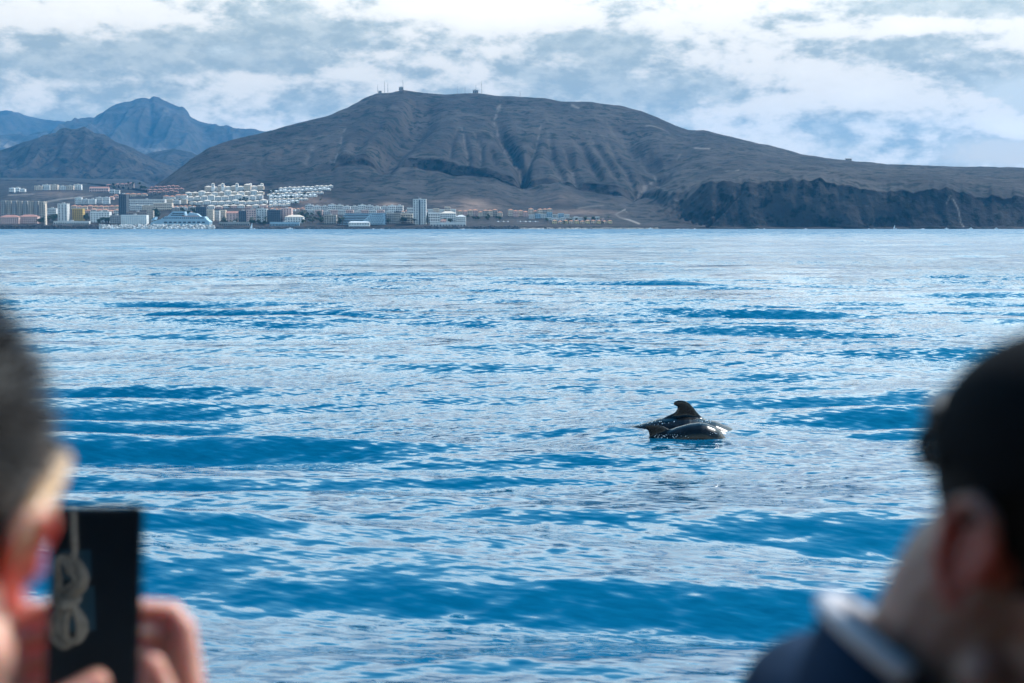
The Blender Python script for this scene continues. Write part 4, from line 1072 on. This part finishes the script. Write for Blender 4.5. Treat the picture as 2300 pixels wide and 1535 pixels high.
# spray: drops thrown up round the animals
WATERDROP = mat('spray_drops', (.85, .9, .92), .08, spec=.8)
bm = bmesh.new(); rs = random.Random(3)
def spray(cx, cy, rx, ry, n, dep, rmin=.002, rmax=.0045):
    for i in range(n):
        x, y = rs.gauss(cx, rx), rs.gauss(cy, ry); p = P(x, y, dep + rs.uniform(-.25, .25)); p.z = max(p.z, .01)
        bmesh.ops.create_icosphere(bm, subdivisions=1, radius=rs.uniform(rmin, rmax), matrix=Matrix.Translation(p))
spray(1435, 953, 18, 3.5, 50, 21.1); spray(1380, 949, 12, 3, 40, 21.5); spray(1505, 983, 26, 1.5, 45, 20.25); spray(1440, 984, 10, 2, 20, 20.3)
spray(1610, 974, 22, 3, 35, 20.4); spray(1675, 952, 26, 2.2, 110, 21.6, .002, .006); spray(1588, 947, 8, 2, 16, 20.2, .003, .008); spray(1470, 948, 25, 3, 20, 21.1, .003, .008)
me_ = bpy.data.meshes.new('spray'); bm.to_mesh(me_); bm.free()
tag(link('spray', me_, WATERDROP, smooth=True), 'white drops of spray thrown up around the whales', None, None, 'stuff')

# ------------------------------------------------------------------ the boat we stand on
DECK_Z = 1.26
HULLW = mat('boat_white', (.75, .75, .73), .35, .1, 1.5); DECKM = mat('teak_deck', (.30, .21, .13), .7, .3, 3.0)
NAVY = mat('cabin_navy', (.012, .03, .05), .45, .2, 2.0); PANEL = mat('cabin_blue_panel', (.03, .16, .26), .4, .15, 2.0)
ROPEM = mat('rope_fibre', (.80, .74, .66), .9, .25, 60.0)
bt = empty('tour_boat', (0, -.6, 0))
q = MB(); q.prism([(-4.2, -.5), (4.6, -.5), (5.0, DECK_Z - .06), (-4.8, DECK_Z - .06)], -2.6, 2.25); q.build('hull', HULLW, bt)
for i in range(22): q = MB(); q.box(-4.6, 4.8, -2.5 + i * .212, -2.5 + i * .212 + .206, DECK_Z - .05, DECK_Z); q.build('plank', DECKM, bt)
q = MB(); q.box(-4.75, 4.95, 2.2, 2.28, DECK_Z - .2, DECK_Z + .82); q.build('bulwark', HULLW, bt)
q = MB(); q.tube([(-4.7, 2.24, DECK_Z + .93), (4.9, 2.24, DECK_Z + .93)], .022, 8)
for i in range(9): q.tube([(-4.6 + i * 1.17, 2.24, DECK_Z + .8), (-4.6 + i * 1.17, 2.24, DECK_Z + .93)], .016, 6)
q.build('handrail', STEEL, bt)
q = MB(); q.box(-3.2, 3.4, -2.55, -2.35, DECK_Z, DECK_Z + 2.5); cab = q.build('cabin_wall', NAVY, bt)
q = MB(); q.box(-3.4, 3.6, -2.7, 1.10, DECK_Z + 2.5, DECK_Z + 2.58); q.build('shade_canopy', NAVY, bt)  # unseen canopy added to cut the sky fill on the two men
for xx in (-3.2, 3.4): q = MB(); q.tube([(xx, 1.0, DECK_Z), (xx, 1.0, DECK_Z + 2.5)], .03, 8); q.build('shade_canopy_post', STEEL, bt)
tag(bt, 'white tour boat under the two men, with a dark blue cabin behind', 'boat')

# ------------------------------------------------------------------ telephone
PHC = P(214, 1345, 1.20)
nrm_ = Vector((.34, -1, .20)).normalized(); U = Vector((1, 0, 0)); U = (U - nrm_ * U.dot(nrm_)).normalized(); V_ = nrm_.cross(U) * 1.0
if V_.z < 0: V_ = -V_
PM = Matrix((U, V_, nrm_)).transposed().to_4x4(); PM.translation = PHC
PHB = mat('phone_case', (.012, .012, .014), .35, .1, 20.0)
SCR = mat('phone_screen', (.003, .004, .006), .02, .0, 1.0); SCR.node_tree.nodes['Principled BSDF'].inputs['IOR'].default_value = 3.8
ph = empty('phone', (0, 0, 0)); ph.matrix_world = PM
bm = bmesh.new(); bmesh.ops.create_cube(bm, size=1, matrix=Matrix.Diagonal((.078, .160, .0085, 1))); bmesh.ops.bevel(bm, geom=bm.edges[:], offset=.0035, segments=3, affect='EDGES')
me_ = bpy.data.meshes.new('phone_case'); bm.to_mesh(me_); bm.free(); link('case', me_, PHB, ph)
q = MB(); q.box(-.0362, .0362, -.077, .077, .0040, .0047); q.build('screen', SCR, ph)
q = MB(); q.tube([(.031, .0815, 0), (.031, .0795, 0)], .004, 8); q.build('button', STEEL, ph)
tag(ph, 'black phone held up in both hands by the man on the left', 'phone')
def ph_pt(u, v, n): return PM @ Vector((u, v, n))

# rope hank on the boat, seen as a reflection in the dark screen
def mirror(p):
    d_ = (p - PHC).dot(nrm_) - .0047; return p - nrm_ * (2 * d_)
VD = 3.7
def rp(x, y, o=0.0): return mirror(P(x, y, VD + o))
rope = empty('rope_hank', rp(155, 1380))
inv = Matrix.Translation(-rope.location)
def rope_line(name, pix, rad=.0098):
    pts = [inv @ rp(*p_) for p_ in pix]
    # smooth the path
    P2 = []
    n = len(pts)
    for i in range(n - 1):
        p0, p1, p2, p3 = pts[max(i - 1, 0)], pts[i], pts[i + 1], pts[min(i + 2, n - 1)]
        for k in range(7):
            s_ = k / 7; P2.append(.5 * ((2 * p1) + (p2 - p0) * s_ + (2 * p0 - 5 * p1 + 4 * p2 - p3) * s_ ** 2 + (3 * p1 - p0 - 3 * p2 + p3) * s_ ** 3))
    P2.append(pts[-1]); q_ = MB(); q_.tube(P2, rad, 8); q_.build(name, ROPEM, rope, True)
rope_line('rope_tail', [(163, 1120, 0), (166, 1190, 0), (167, 1245, 0), (160, 1258, .02)])
rope_line('rope_loop', [(150, 1245, .03), (152, 1275, .03), (158, 1287, .02), (166, 1268, .0), (178, 1275, -.02), (186, 1300, -.03), (172, 1325, -.03), (140, 1350, 0), (128, 1340, .02), (132, 1310, .03), (126, 1275, .03), (132, 1255, .04), (145, 1262, .0), (165, 1290, -.02), (168, 1310, -.02), (140, 1330, .03)])
rope_line('rope_loop', [(133, 1300, .02), (128, 1270, .0), (138, 1252, 0), (152, 1260, .0), (172, 1262, .01), (190, 1290, .01), (188, 1318, 0), (160, 1345, 0), (140, 1352, .01)])
rope_line('rope_wrap', [(117, 1352, .02), (140, 1358, -.04), (172, 1350, -.02), (172, 1344, .03), (140, 1350, .05), (118, 1352, .02), (140, 1364, -.05), (170, 1358, -.02)])
for pix in ([(150, 1355, .0), (135, 1385, 0), (138, 1425, -.01), (165, 1442, -.02), (185, 1428, -.01), (190, 1400, 0), (165, 1362, 0)],
            [(140, 1360, .03), (122, 1390, .03), (118, 1430, .03), (140, 1452, .02), (156, 1448, .02)],
            [(155, 1358, -.03), (148, 1400, -.03), (150, 1435, -.02), (172, 1440, -.02), (178, 1405, -.03), (166, 1365, -.03)]):
    rope_line('rope_loop', pix)
tag(rope, 'grey hank of rope on the boat, mirrored in the dark phone screen', 'rope')
# blue panels on the cabin wall behind the rope
for (x0, y0, x1, y1) in [(128, 1240, 208, 1298), (120, 1322, 217, 1415)]:
    a = rp(x0, y0, .75); c = rp(x1, y1, .75); q = MB()
    ww, hh = abs(c.x - a.x), abs(c.z - a.z)
    pm_ = (a + c) / 2; loc = pm_ - bt.location
    q.box(loc.x - ww / 2, loc.x + ww / 2, loc.y - .012, loc.y + .012, loc.z - hh / 2, loc.z + hh / 2); q.build('blue_panel', PANEL, bt)

# ------------------------------------------------------------------ people
def skin_mat(name, c1, c2, scale=.010):
    m_ = mat(name, c1, .48, 0, 22.0, .4, 0, c2, sss=1.0); t_ = NT(m_.node_tree); b_ = t_.n['Principled BSDF']
    old = b_.inputs['Base Color'].links[0].from_socket; t_.put(b_.inputs['Base Color'], t_.mix(t_.attr('ear_glow').outputs['Fac'], old, (c1[0] * .95, c1[1] * .34, c1[2] * .30)))
    m_.node_tree.nodes['Principled BSDF'].inputs['Subsurface Scale'].default_value = scale; return m_
SK1 = skin_mat('skin_fair', (.62, .36, .27), (.52, .27, .20), .022)
SK2 = skin_mat('skin_tanned', (.27, .145, .11), (.21, .105, .08), .018)
HAIR = mat('hair_dark_brown', (.030, .024, .020), .55, .6, 90.0); HAIR2 = mat('hair_black', (.010, .009, .009), .75, .5, 90.0, .15)
EYE = mat('eye_white', (.75, .72, .70), .2)

def ear_glow(me2, H_):  # ears reddened: sun glowing through them is painted into the skin colour
    co = np.empty(len(me2.vertices) * 3, np.float32); me2.vertices.foreach_get('co', co); co = co.reshape(-1, 3)
    Hi = np.array(H_.inverted()); lo = co @ Hi[:3, :3].T + Hi[:3, 3]
    d_ = np.sqrt(((np.abs(lo[:, 0]) - .090) / 1.0) ** 2 + (lo[:, 1] + .018) ** 2 + (lo[:, 2] - .002) ** 2)
    vattr(me2, 'ear_glow', 1 - sstep(.022, .040, d_))
def head_shape(bm, M_, earback=.0):
    T = lambda *p: M_ @ Vector(p)
    R3 = M_.to_3x3()
    ellipsoid(bm, T(0, -.012, .045), (.077, .098, .086), R3); ellipsoid(bm, T(0, .030, .010), (.068, .072, .080), R3)
    ellipsoid(bm, T(0, .034, -.050), (.058, .064, .072), R3); ellipsoid(bm, T(0, .070, -.098), (.026, .026, .022), R3)
    ellipsoid(bm, T(0, .086, .030), (.050, .018, .014), R3)                       # brow
    for s_ in (-1, 1):
        ellipsoid(bm, T(s_ * .043, .076, -.022), (.022, .018, .016), R3)           # cheekbones
        ellipsoid(bm, T(s_ * .030, .088, .006), (.014, .010, .009), R3, 2)         # lids
        capsule(bm, T(s_ * .055, .015, -.075), T(s_ * .022, .075, -.098), .024, .022)
        # ear: flat shell, curled rim, lobe
        e = R3 @ Matrix.Rotation(s_ * -.42, 3, 'Z')
        c = T(s_ * .083, -.018, .004); O = lambda y, z, x=0: c + e @ Vector((s_ * (x + .004), y, z))
        ellipsoid(bm, O(0, .0), (.0045, .015, .026), e, 2)
        rim = [O(.016, .004, .0), O(.018, .020, .004), O(.009, .032, .008), O(-.006, .033, .010), O(-.017, .022, .011), O(-.019, .004, .010), O(-.014, -.013, .008), O(-.006, -.025, .005), O(.004, -.030, .002)]
        chain(bm, rim, [.0042, .0048, .0050, .0052, .0052, .0050, .0050, .0060, .0062], 8)
        ellipsoid(bm, O(.004, -.028, .001), (.005, .009, .010), e, 2); ellipsoid(bm, O(.013, -.006, .001), (.005, .006, .008), e, 2)
        capsule(bm, T(s_ * .068, -.012, .0), O(.004, 0, -.006), .016, .010)
    capsule(bm, T(0, .098, .012), T(0, .116, -.030), .010, .015); 
    for s_ in (-1, 1): ellipsoid(bm, T(s_ * .011, .107, -.034), (.009, .011, .008), R3, 2)
    ellipsoid(bm, T(0, .099, -.062), (.024, .009, .006), R3, 2); ellipsoid(bm, T(0, .097, -.073), (.021, .010, .007), R3, 2)
def finger(bm, pts, r0, r1):
    n = len(pts); chain(bm, pts, [r0 + (r1 - r0) * i / (n - 1) for i in range(n)], 10)

def trunk_pts(sh_c, hip_c, facing):
    f = Vector((math.sin(facing), math.cos(facing), 0)); r_ = Vector((f.y, -f.x, 0)); return f, r_
def make_body(bm, headM, sh_c, hip_c, facing, grow_by=0.0, clothing=False):
    f, r_ = trunk_pts(sh_c, hip_c, facing); up_ = Vector((0, 0, 1)); g_ = grow_by
    neck0 = headM @ Vector((0, -.030, -.055)); 
    if not clothing: chain(bm, [headM @ Vector((0, -.022, -.02)), neck0, sh_c + Vector((0, 0, .03))], [.065, .069, .074], 16)
    for s_ in (-1, 1):
        chain(bm, [sh_c + up_ * .035 + r_ * s_ * .03, sh_c + r_ * s_ * .165], [.062 + g_, .056 + g_], 14)
        chain(bm, [sh_c + r_ * s_ * .10 - up_ * .06, hip_c + r_ * s_ * .075], [.105 + g_, .105 + g_], 14)
    mid = (sh_c + hip_c) / 2
    ellipsoid(bm, sh_c - up_ * .16 + f * .02, (.155 + g_, .115 + g_, .20), Matrix.Rotation(-facing, 3, 'Z')); ellipsoid(bm, hip_c, (.165 + g_, .12 + g_, .13), Matrix.Rotation(-facing, 3, 'Z'))
def legs(bm, hip_c, facing, g_=0.0, shoes=True):
    f, r_ = trunk_pts(None, hip_c, facing)
    for s_ in (-1, 1):
        h_ = hip_c + r_ * s_ * .09; k_ = h_ + f * .03; k_.z = DECK_Z + .48; a_ = h_.copy(); a_.z = DECK_Z + .07; a_ -= f * .01
        chain(bm, [h_, k_, a_], [.088 + g_, .062 + g_, .045 + g_], 12)
        if shoes: capsule(bm, a_ - f * .03 - Vector((0, 0, .02)), a_ + f * .16 - Vector((0, 0, .035)), .042, .034)

def head_matrix(c, yaw, pitch, roll=0.0):
    """yaw: turn to the right of +y; pitch: nod down"""
    return Matrix.Translation(c) @ Matrix.Rotation(-yaw, 4, 'Z') @ Matrix.Rotation(roll, 4, 'Y') @ Matrix.Rotation(-pitch, 4, 'X')

# --- man on the left, seen from behind, looking at the phone
C1 = P(-258, 1190, .82); H1 = head_matrix(C1, R(2), R(-6), R(11))
SH1 = C1 + Vector((-.03, -.05, -.28)); HIP1 = Vector((SH1.x - .02, SH1.y - .03, DECK_Z + .93)); F1 = R(10)
f1, r1 = trunk_pts(SH1, HIP1, F1)
bm = bmesh.new(); head_shape(bm, H1); make_body(bm, H1, SH1, HIP1, F1)
# arms up to the phone
RW = ph_pt(.092, -.140, -.005); LW = ph_pt(-.085, -.135, -.005)
RE = Vector((SH1.x + .30, SH1.y + .16, SH1.z - .26)); LE = Vector((SH1.x - .26, SH1.y + .20, SH1.z - .26))
for s_, e_, w_ in ((1, RE, RW), (-1, LE, LW)):
    chain(bm, [SH1 + r1 * s_ * .175, e_, w_], [.050, .040, .027], 12)
def hand(s_, index_tip_u, thumb):
    W_ = RW if s_ > 0 else LW
    kn = [ph_pt(s_ * (.078 - .004 * i), -.028 - .021 * i, -.022 - .002 * i) for i in range(4)]
    for i, k_ in enumerate(kn): capsule(bm, W_, k_, .016, .0105)
    capsule(bm, kn[0], kn[3], .010, .010); 
    for i, k_ in enumerate(kn):
        L_ = (.95, 1.05, 1.0, .8)[i]
        p1 = ph_pt(s_ * (.080 - .004 * i - .012 * L_), -.014 - .021 * i, -.034); p2 = ph_pt(s_ * (.060 - .022 * L_), -.010 - .021 * i, -.028); p3 = ph_pt(s_ * (.047 - .030 * L_), -.010 - .021 * i, -.0165)
        finger(bm, [k_, p1, p2, p3], .0098, .0078)
    base = W_ + (ph_pt(s_ * .070, -.105, .012) - W_) * .8
    finger(bm, [W_, base, ph_pt(*thumb[0]), ph_pt(*thumb[1])], .0150, .0100)
hand(1, .0, [(.062, -.088, .020), (.049, -.056, .0155)])
hand(-1, .0, [(-.030, -.088, .020), (.004, -.069, .0155)])
me_ = grow(bm, 'person', .0034, 3, .45)
ear_glow(me_, H1); man1 = link('person', me_, SK1)
tag(man1, 'man with cropped dark hair seen from behind, holding up a phone on the left', 'person')
# hair: cap of short hair, longer on the crown
def hair_cap(H_, name, m_, par, lift=.012, low=-.02, front_cut=.070):
    bm = bmesh.new(); R3 = H_.to_3x3()
    ellipsoid(bm, H_ @ Vector((0, -.014, .048)), (.0815, .101, .092 + lift), R3, 4)
    rs_ = random.Random(5); Hi = H_.inverted(); dl = []
    for v in bm.verts:
        p = Hi @ v.co; n_ = (p - Vector((0, -.014, .048))).normalized()
        k_ = vnoise(np.array([p.x * 90.]), np.array([p.y * 60.]), np.array([p.z * 60.]), 5)[0]
        p = p + n_ * (.0035 * k_) * (1 if p.z > .03 else .3)
        if p.z < low - .04 * max(0, -p.y) / .1 or (p.y > front_cut and p.z < .075) or (p.y > .035 and p.z < .045): dl.append(v)
        v.co = H_ @ p
    bmesh.ops.delete(bm, geom=dl, context='VERTS')
    g0 = bm.faces[:]; bmesh.ops.solidify(bm, geom=g0, thickness=.004)
    me2 = bpy.data.meshes.new(name); bm.to_mesh(me2); bm.free(); o2 = link(name, me2, m_, par, True); return o2
hair_cap(H1, 'hair', HAIR, man1, .010, -.035)
# strands standing off the crown
def strands(H_, par, m_, n, L0, seed, zmin):
    rs_ = random.Random(seed); q_ = MB(); c0 = Vector((0, -.014, .048))
    for i in range(n):
        d_ = Vector((rs_.gauss(0, 1), rs_.gauss(-.2, 1), abs(rs_.gauss(.4, 1)))).normalized()
        p = c0 + Vector((d_.x * .082, d_.y * .102, d_.z * .101))
        if p.z < zmin or (p.y > .06 and p.z < .08): continue
        e_ = p + (d_ + Vector((rs_.uniform(-.6, .6), rs_.uniform(-.2, .8), rs_.uniform(-.5, .3)))).normalized() * L0 * rs_.uniform(.6, 1.3)
        m2 = (p + e_) / 2 + d_ * .002
        q_.tube([H_ @ p, H_ @ m2, H_ @ e_], [.0007, .0006, .0002], 3)
    o_ = q_.build('hair_strands', m_, par); o_['kind'] = 'stuff'
strands(H1, man1, HAIR, 2600, .016, 2, .0)
def eyes(H_, par):
    for s_ in (-1, 1):
        q_ = bmesh.new(); ellipsoid(q_, H_ @ Vector((s_ * .031, .084, .004)), (.0145,) * 3, None, 2)
        m2 = bpy.data.meshes.new('eye'); q_.to_mesh(m2); q_.free(); link('eye', m2, EYE, par, True)
eyes(H1, man1)
TSH = mat('dark_tshirt', (.035, .03, .04), .85, .2, 40.0); TRO = mat('grey_trousers', (.07, .075, .085), .9, .2, 30.0); SHOE = mat('shoe_leather', (.03, .028, .026), .5)
bm = bmesh.new(); make_body(bm, H1, SH1, HIP1, F1, .012, True)
for s_, e_ in ((1, RE), (-1, LE)): chain(bm, [SH1 + r1 * s_ * .17, SH1 + r1 * s_ * .175 + (e_ - SH1 - r1 * s_ * .175) * .72], [.066, .060], 12)
link('shirt', grow(bm, 'shirt', .010, 4), TSH, man1)
bm = bmesh.new(); legs(bm, HIP1, F1, .012); ellipsoid(bm, HIP1, (.175, .135, .13), Matrix.Rotation(-F1, 3, 'Z')); link('trousers', grow(bm, 'trousers', .014, 4), TRO, man1)
# sunglasses with a broad tan arm
GLT = mat('tan_frame', (.60, .36, .18), .35, .1, 20.0); LENS = mat('dark_lens', (.01, .01, .012), .05)
gl = empty('sunglasses', C1); gi = Matrix.Translation(-C1)
for s_ in (-1, 1):
    q = MB(); pts = [gi @ (H1 @ Vector((s_ * x, y, z))) for x, y, z in ((.072, .080, .036), (.080, .045, .036), (.086, .012, .033), (.089, -.014, .026), (.088, -.030, .008))]
    q.tube(pts, [.006, .0075, .0080, .0075, .006], 8); q.build('temple_arm', GLT, gl, True)
    bm = bmesh.new(); ellipsoid(bm, gi @ (H1 @ Vector((s_ * .036, .112, .022))), (.029, .004, .021), H1.to_3x3(), 3); m2 = bpy.data.meshes.new('lens'); bm.to_mesh(m2); bm.free(); link('lens', m2, LENS, gl, True)
q = MB(); q.tube([gi @ (H1 @ Vector((x, y, .034))) for x, y in ((-.072, .082), (-.03, .113), (0, .118), (.03, .113), (.072, .082))], .004, 8); q.build('frame', GLT, gl, True)
tag(gl, 'sunglasses with a broad tan arm over the ear of the left man', 'sunglasses')

# --- man on the right, turned to the right with his head bowed
Y2, N2 = R(142), R(27)
C2 = P(2186, 1250, .82) - head_matrix(Vector(), Y2, N2).to_3x3() @ Vector((.087, -.018, .004)); H2 = head_matrix(C2, Y2, N2)
SH2 = P(2075, 1820, .93); HIP2 = Vector((SH2.x - .04, SH2.y - .03, DECK_Z + .90)); F2 = R(80)
f2, r2 = trunk_pts(SH2, HIP2, F2)
bm = bmesh.new(); head_shape(bm, H2); make_body(bm, H2, SH2, HIP2, F2)
for s_ in (-1, 1):
    sh_ = SH2 + r2 * s_ * .175; e_ = sh_ + f2 * .06 + r2 * s_ * .05 - Vector((0, 0, .29)); w_ = e_ + f2 * .22 + Vector((0, 0, -.02))
    chain(bm, [sh_, e_, w_], [.052, .042, .028], 12)
    for i in range(4):
        k_ = w_ + f2 * .085 + r2 * (.022 * (i - 1.5)); capsule(bm, w_, k_, .016, .0105)
        finger(bm, [k_, k_ + f2 * .038 - Vector((0, 0, .008)), k_ + f2 * .055 - Vector((0, 0, .03)), k_ + f2 * .05 - Vector((0, 0, .05))], .0098, .0078)
    finger(bm, [w_, w_ + f2 * .045 - r2 * s_ * .035, w_ + f2 * .085 - r2 * s_ * .045 - Vector((0, 0, .01)), w_ + f2 * .105 - r2 * s_ * .035 - Vector((0, 0, .02))], .014, .010)
me_ = grow(bm, 'person', .0034, 3, .45); ear_glow(me_, H2); man2 = link('person', me_, SK2)
tag(man2, 'man in a black cap with bowed head, seen close on the right', 'person')
hair_cap(H2, 'hair', HAIR2, man2, .002, -.045); eyes(H2, man2)
# jacket with a standing collar
JACK = mat('navy_jacket', (.006, .026, .062), .85, .35, 14.0, .12); YOKE = mat('grey_jacket_yoke', (.085, .10, .14), .85, .2, 30.0, .15); TRIM = mat('white_collar_trim', (.55, .53, .55), .8, .1, 30.0)
bm = bmesh.new(); make_body(bm, H2, SH2, HIP2, F2, .018, True)
for s_ in (-1, 1):
    sh_ = SH2 + r2 * s_ * .175; e_ = sh_ + f2 * .06 + r2 * s_ * .05 - Vector((0, 0, .29)); w_ = e_ + f2 * .19 + Vector((0, 0, -.02)); chain(bm, [sh_, e_, w_], [.074, .060, .046], 12)
jk = link('jacket', grow(bm, 'jacket', .009, 4), JACK, man2)

ax0, ax1 = SH2, C2
jm = jk.data; jm.materials.append(YOKE)
for p_ in jm.polygons:
    c_ = p_.center; tt = max(0, min(1.2, (c_ - ax0).dot(ax1 - ax0) / (ax1 - ax0).length_squared)); d_ = (c_ - (ax0 + (ax1 - ax0) * tt)).length
    if c_.x < SH2.x - .100 and c_.z > SH2.z - .30: p_.material_index = 1
# standing collar: a cone round the neck with a white edge
nk = (H2 @ Vector((0, -.03, -.10)) - SH2); nd = nk.normalized()
back = -Vector((math.sin(F2), math.cos(F2), 0)); back = (back - nd * back.dot(nd)).normalized(); sidev = nd.cross(back)
cc = SH2 + nk * .66; rowsC = []
bm = bmesh.new()
for (hgt, rad_, lean) in ((-.075, .112, 0), (-.03, .094, .2), (.0, .087, .7), (.012, .086, 1.0), (.010, .080, 1.0), (-.03, .082, .3)):
    ring = []
    for j in range(40):
        a_ = 2 * math.pi * j / 40; o_ = back * math.cos(a_) * 1.05 + sidev * math.sin(a_)
        ring.append(bm.verts.new(cc + back * .012 + o_ * rad_ + nd * (hgt + lean * .036 * math.cos(a_))))
    rowsC.append(ring)
for r1_, r2_ in zip(rowsC[:-1], rowsC[1:]):
    for j in range(40): bm.faces.new((r1_[j], r1_[(j + 1) % 40], r2_[(j + 1) % 40], r2_[j]))
me_ = bpy.data.meshes.new('collar'); bm.to_mesh(me_); bm.free(); col_o = link('collar', me_, JACK, man2, True)
q = MB(); q.tube([cc + back * .012 + (back * math.cos(a_) * 1.05 + sidev * math.sin(a_)) * .0835 + nd * (.013 + .036 * math.cos(a_)) for a_ in [R(-120 + 165 * j / 40) for j in range(41)]], .0075, 8); q.build('collar_trim', TRIM, col_o, True)
bm = bmesh.new(); legs(bm, HIP2, F2, .012); ellipsoid(bm, HIP2, (.175, .135, .13), Matrix.Rotation(-F2, 3, 'Z')); link('trousers', grow(bm, 'trousers', .014, 4), TRO, man2)
# cap
CAPM = mat('black_cap_cloth', (.006, .0065, .008), .9, .3, 120.0, .08); CAPT = mat('grey_cap_strap', (.13, .13, .128), .7, .1, 50.0)
cp = empty('baseball_cap', C2); ci = Matrix.Translation(-C2)
bm = bmesh.new(); ellipsoid(bm, Vector((0, -.012, .048)), (.086, .108, .092), None, 4); dl = []
for v in bm.verts:
    lim = .040 + .25 * v.co.y
    if v.co.z < lim: dl.append(v)
bmesh.ops.delete(bm, geom=dl, context='VERTS'); bmesh.ops.solidify(bm, geom=bm.faces[:], thickness=.004)
for v in bm.verts: v.co = ci @ (H2 @ v.co)
me_ = bpy.data.meshes.new('crown'); bm.to_mesh(me_); bm.free(); link('crown', me_, CAPM, cp, True)
bm = bmesh.new(); rws = []
for i in range(8):
    t_ = i / 7; rws.append([bm.verts.new((math.sin(a_) * (.080 + .004 * t_), .0 + (.090 + .072 * t_) * math.cos(a_) ** (1.0), .072 - .012 * t_ - .03 * abs(math.sin(a_)) ** 2)) for a_ in [R(-75 + 150 * j / 16) for j in range(17)]])
for r1_, r2_ in zip(rws[:-1], rws[1:]):
    for j in range(16): bm.faces.new((r1_[j], r1_[j + 1], r2_[j + 1], r2_[j]))
bmesh.ops.solidify(bm, geom=bm.faces[:], thickness=.004)
for v in bm.verts: v.co = ci @ (H2 @ v.co)
me_ = bpy.data.meshes.new('brim'); bm.to_mesh(me_); bm.free(); link('brim', me_, CAPM, cp, True)
q = MB(); q.tube([ci @ (H2 @ Vector((math.sin(a_) *   .0865, -.012 - math.cos(a_) * .1085, .022))) for a_ in [R(-50 + 100 * j / 12) for j in range(13)]], .0042, 8); q.build('strap', CAPM, cp, True)
q = MB(); q.tube([ci @ (H2 @ Vector((math.sin(a_) * .0855, -.012 - math.cos(a_) * .108, .045))) for a_ in [R(14 + 22 * j / 6) for j in range(7)]], .0075, 8); q.build('buckle', CAPT, cp, True)
q = MB(); q.tube([ci @ (H2 @ Vector((0, -.012, .138))), ci @ (H2 @ Vector((0, -.012, .145)))], [.008, .005], 10); q.build('top_button', CAPM, cp, True)
tag(cp, 'black baseball cap with a grey back strap on the right-hand man', 'cap')
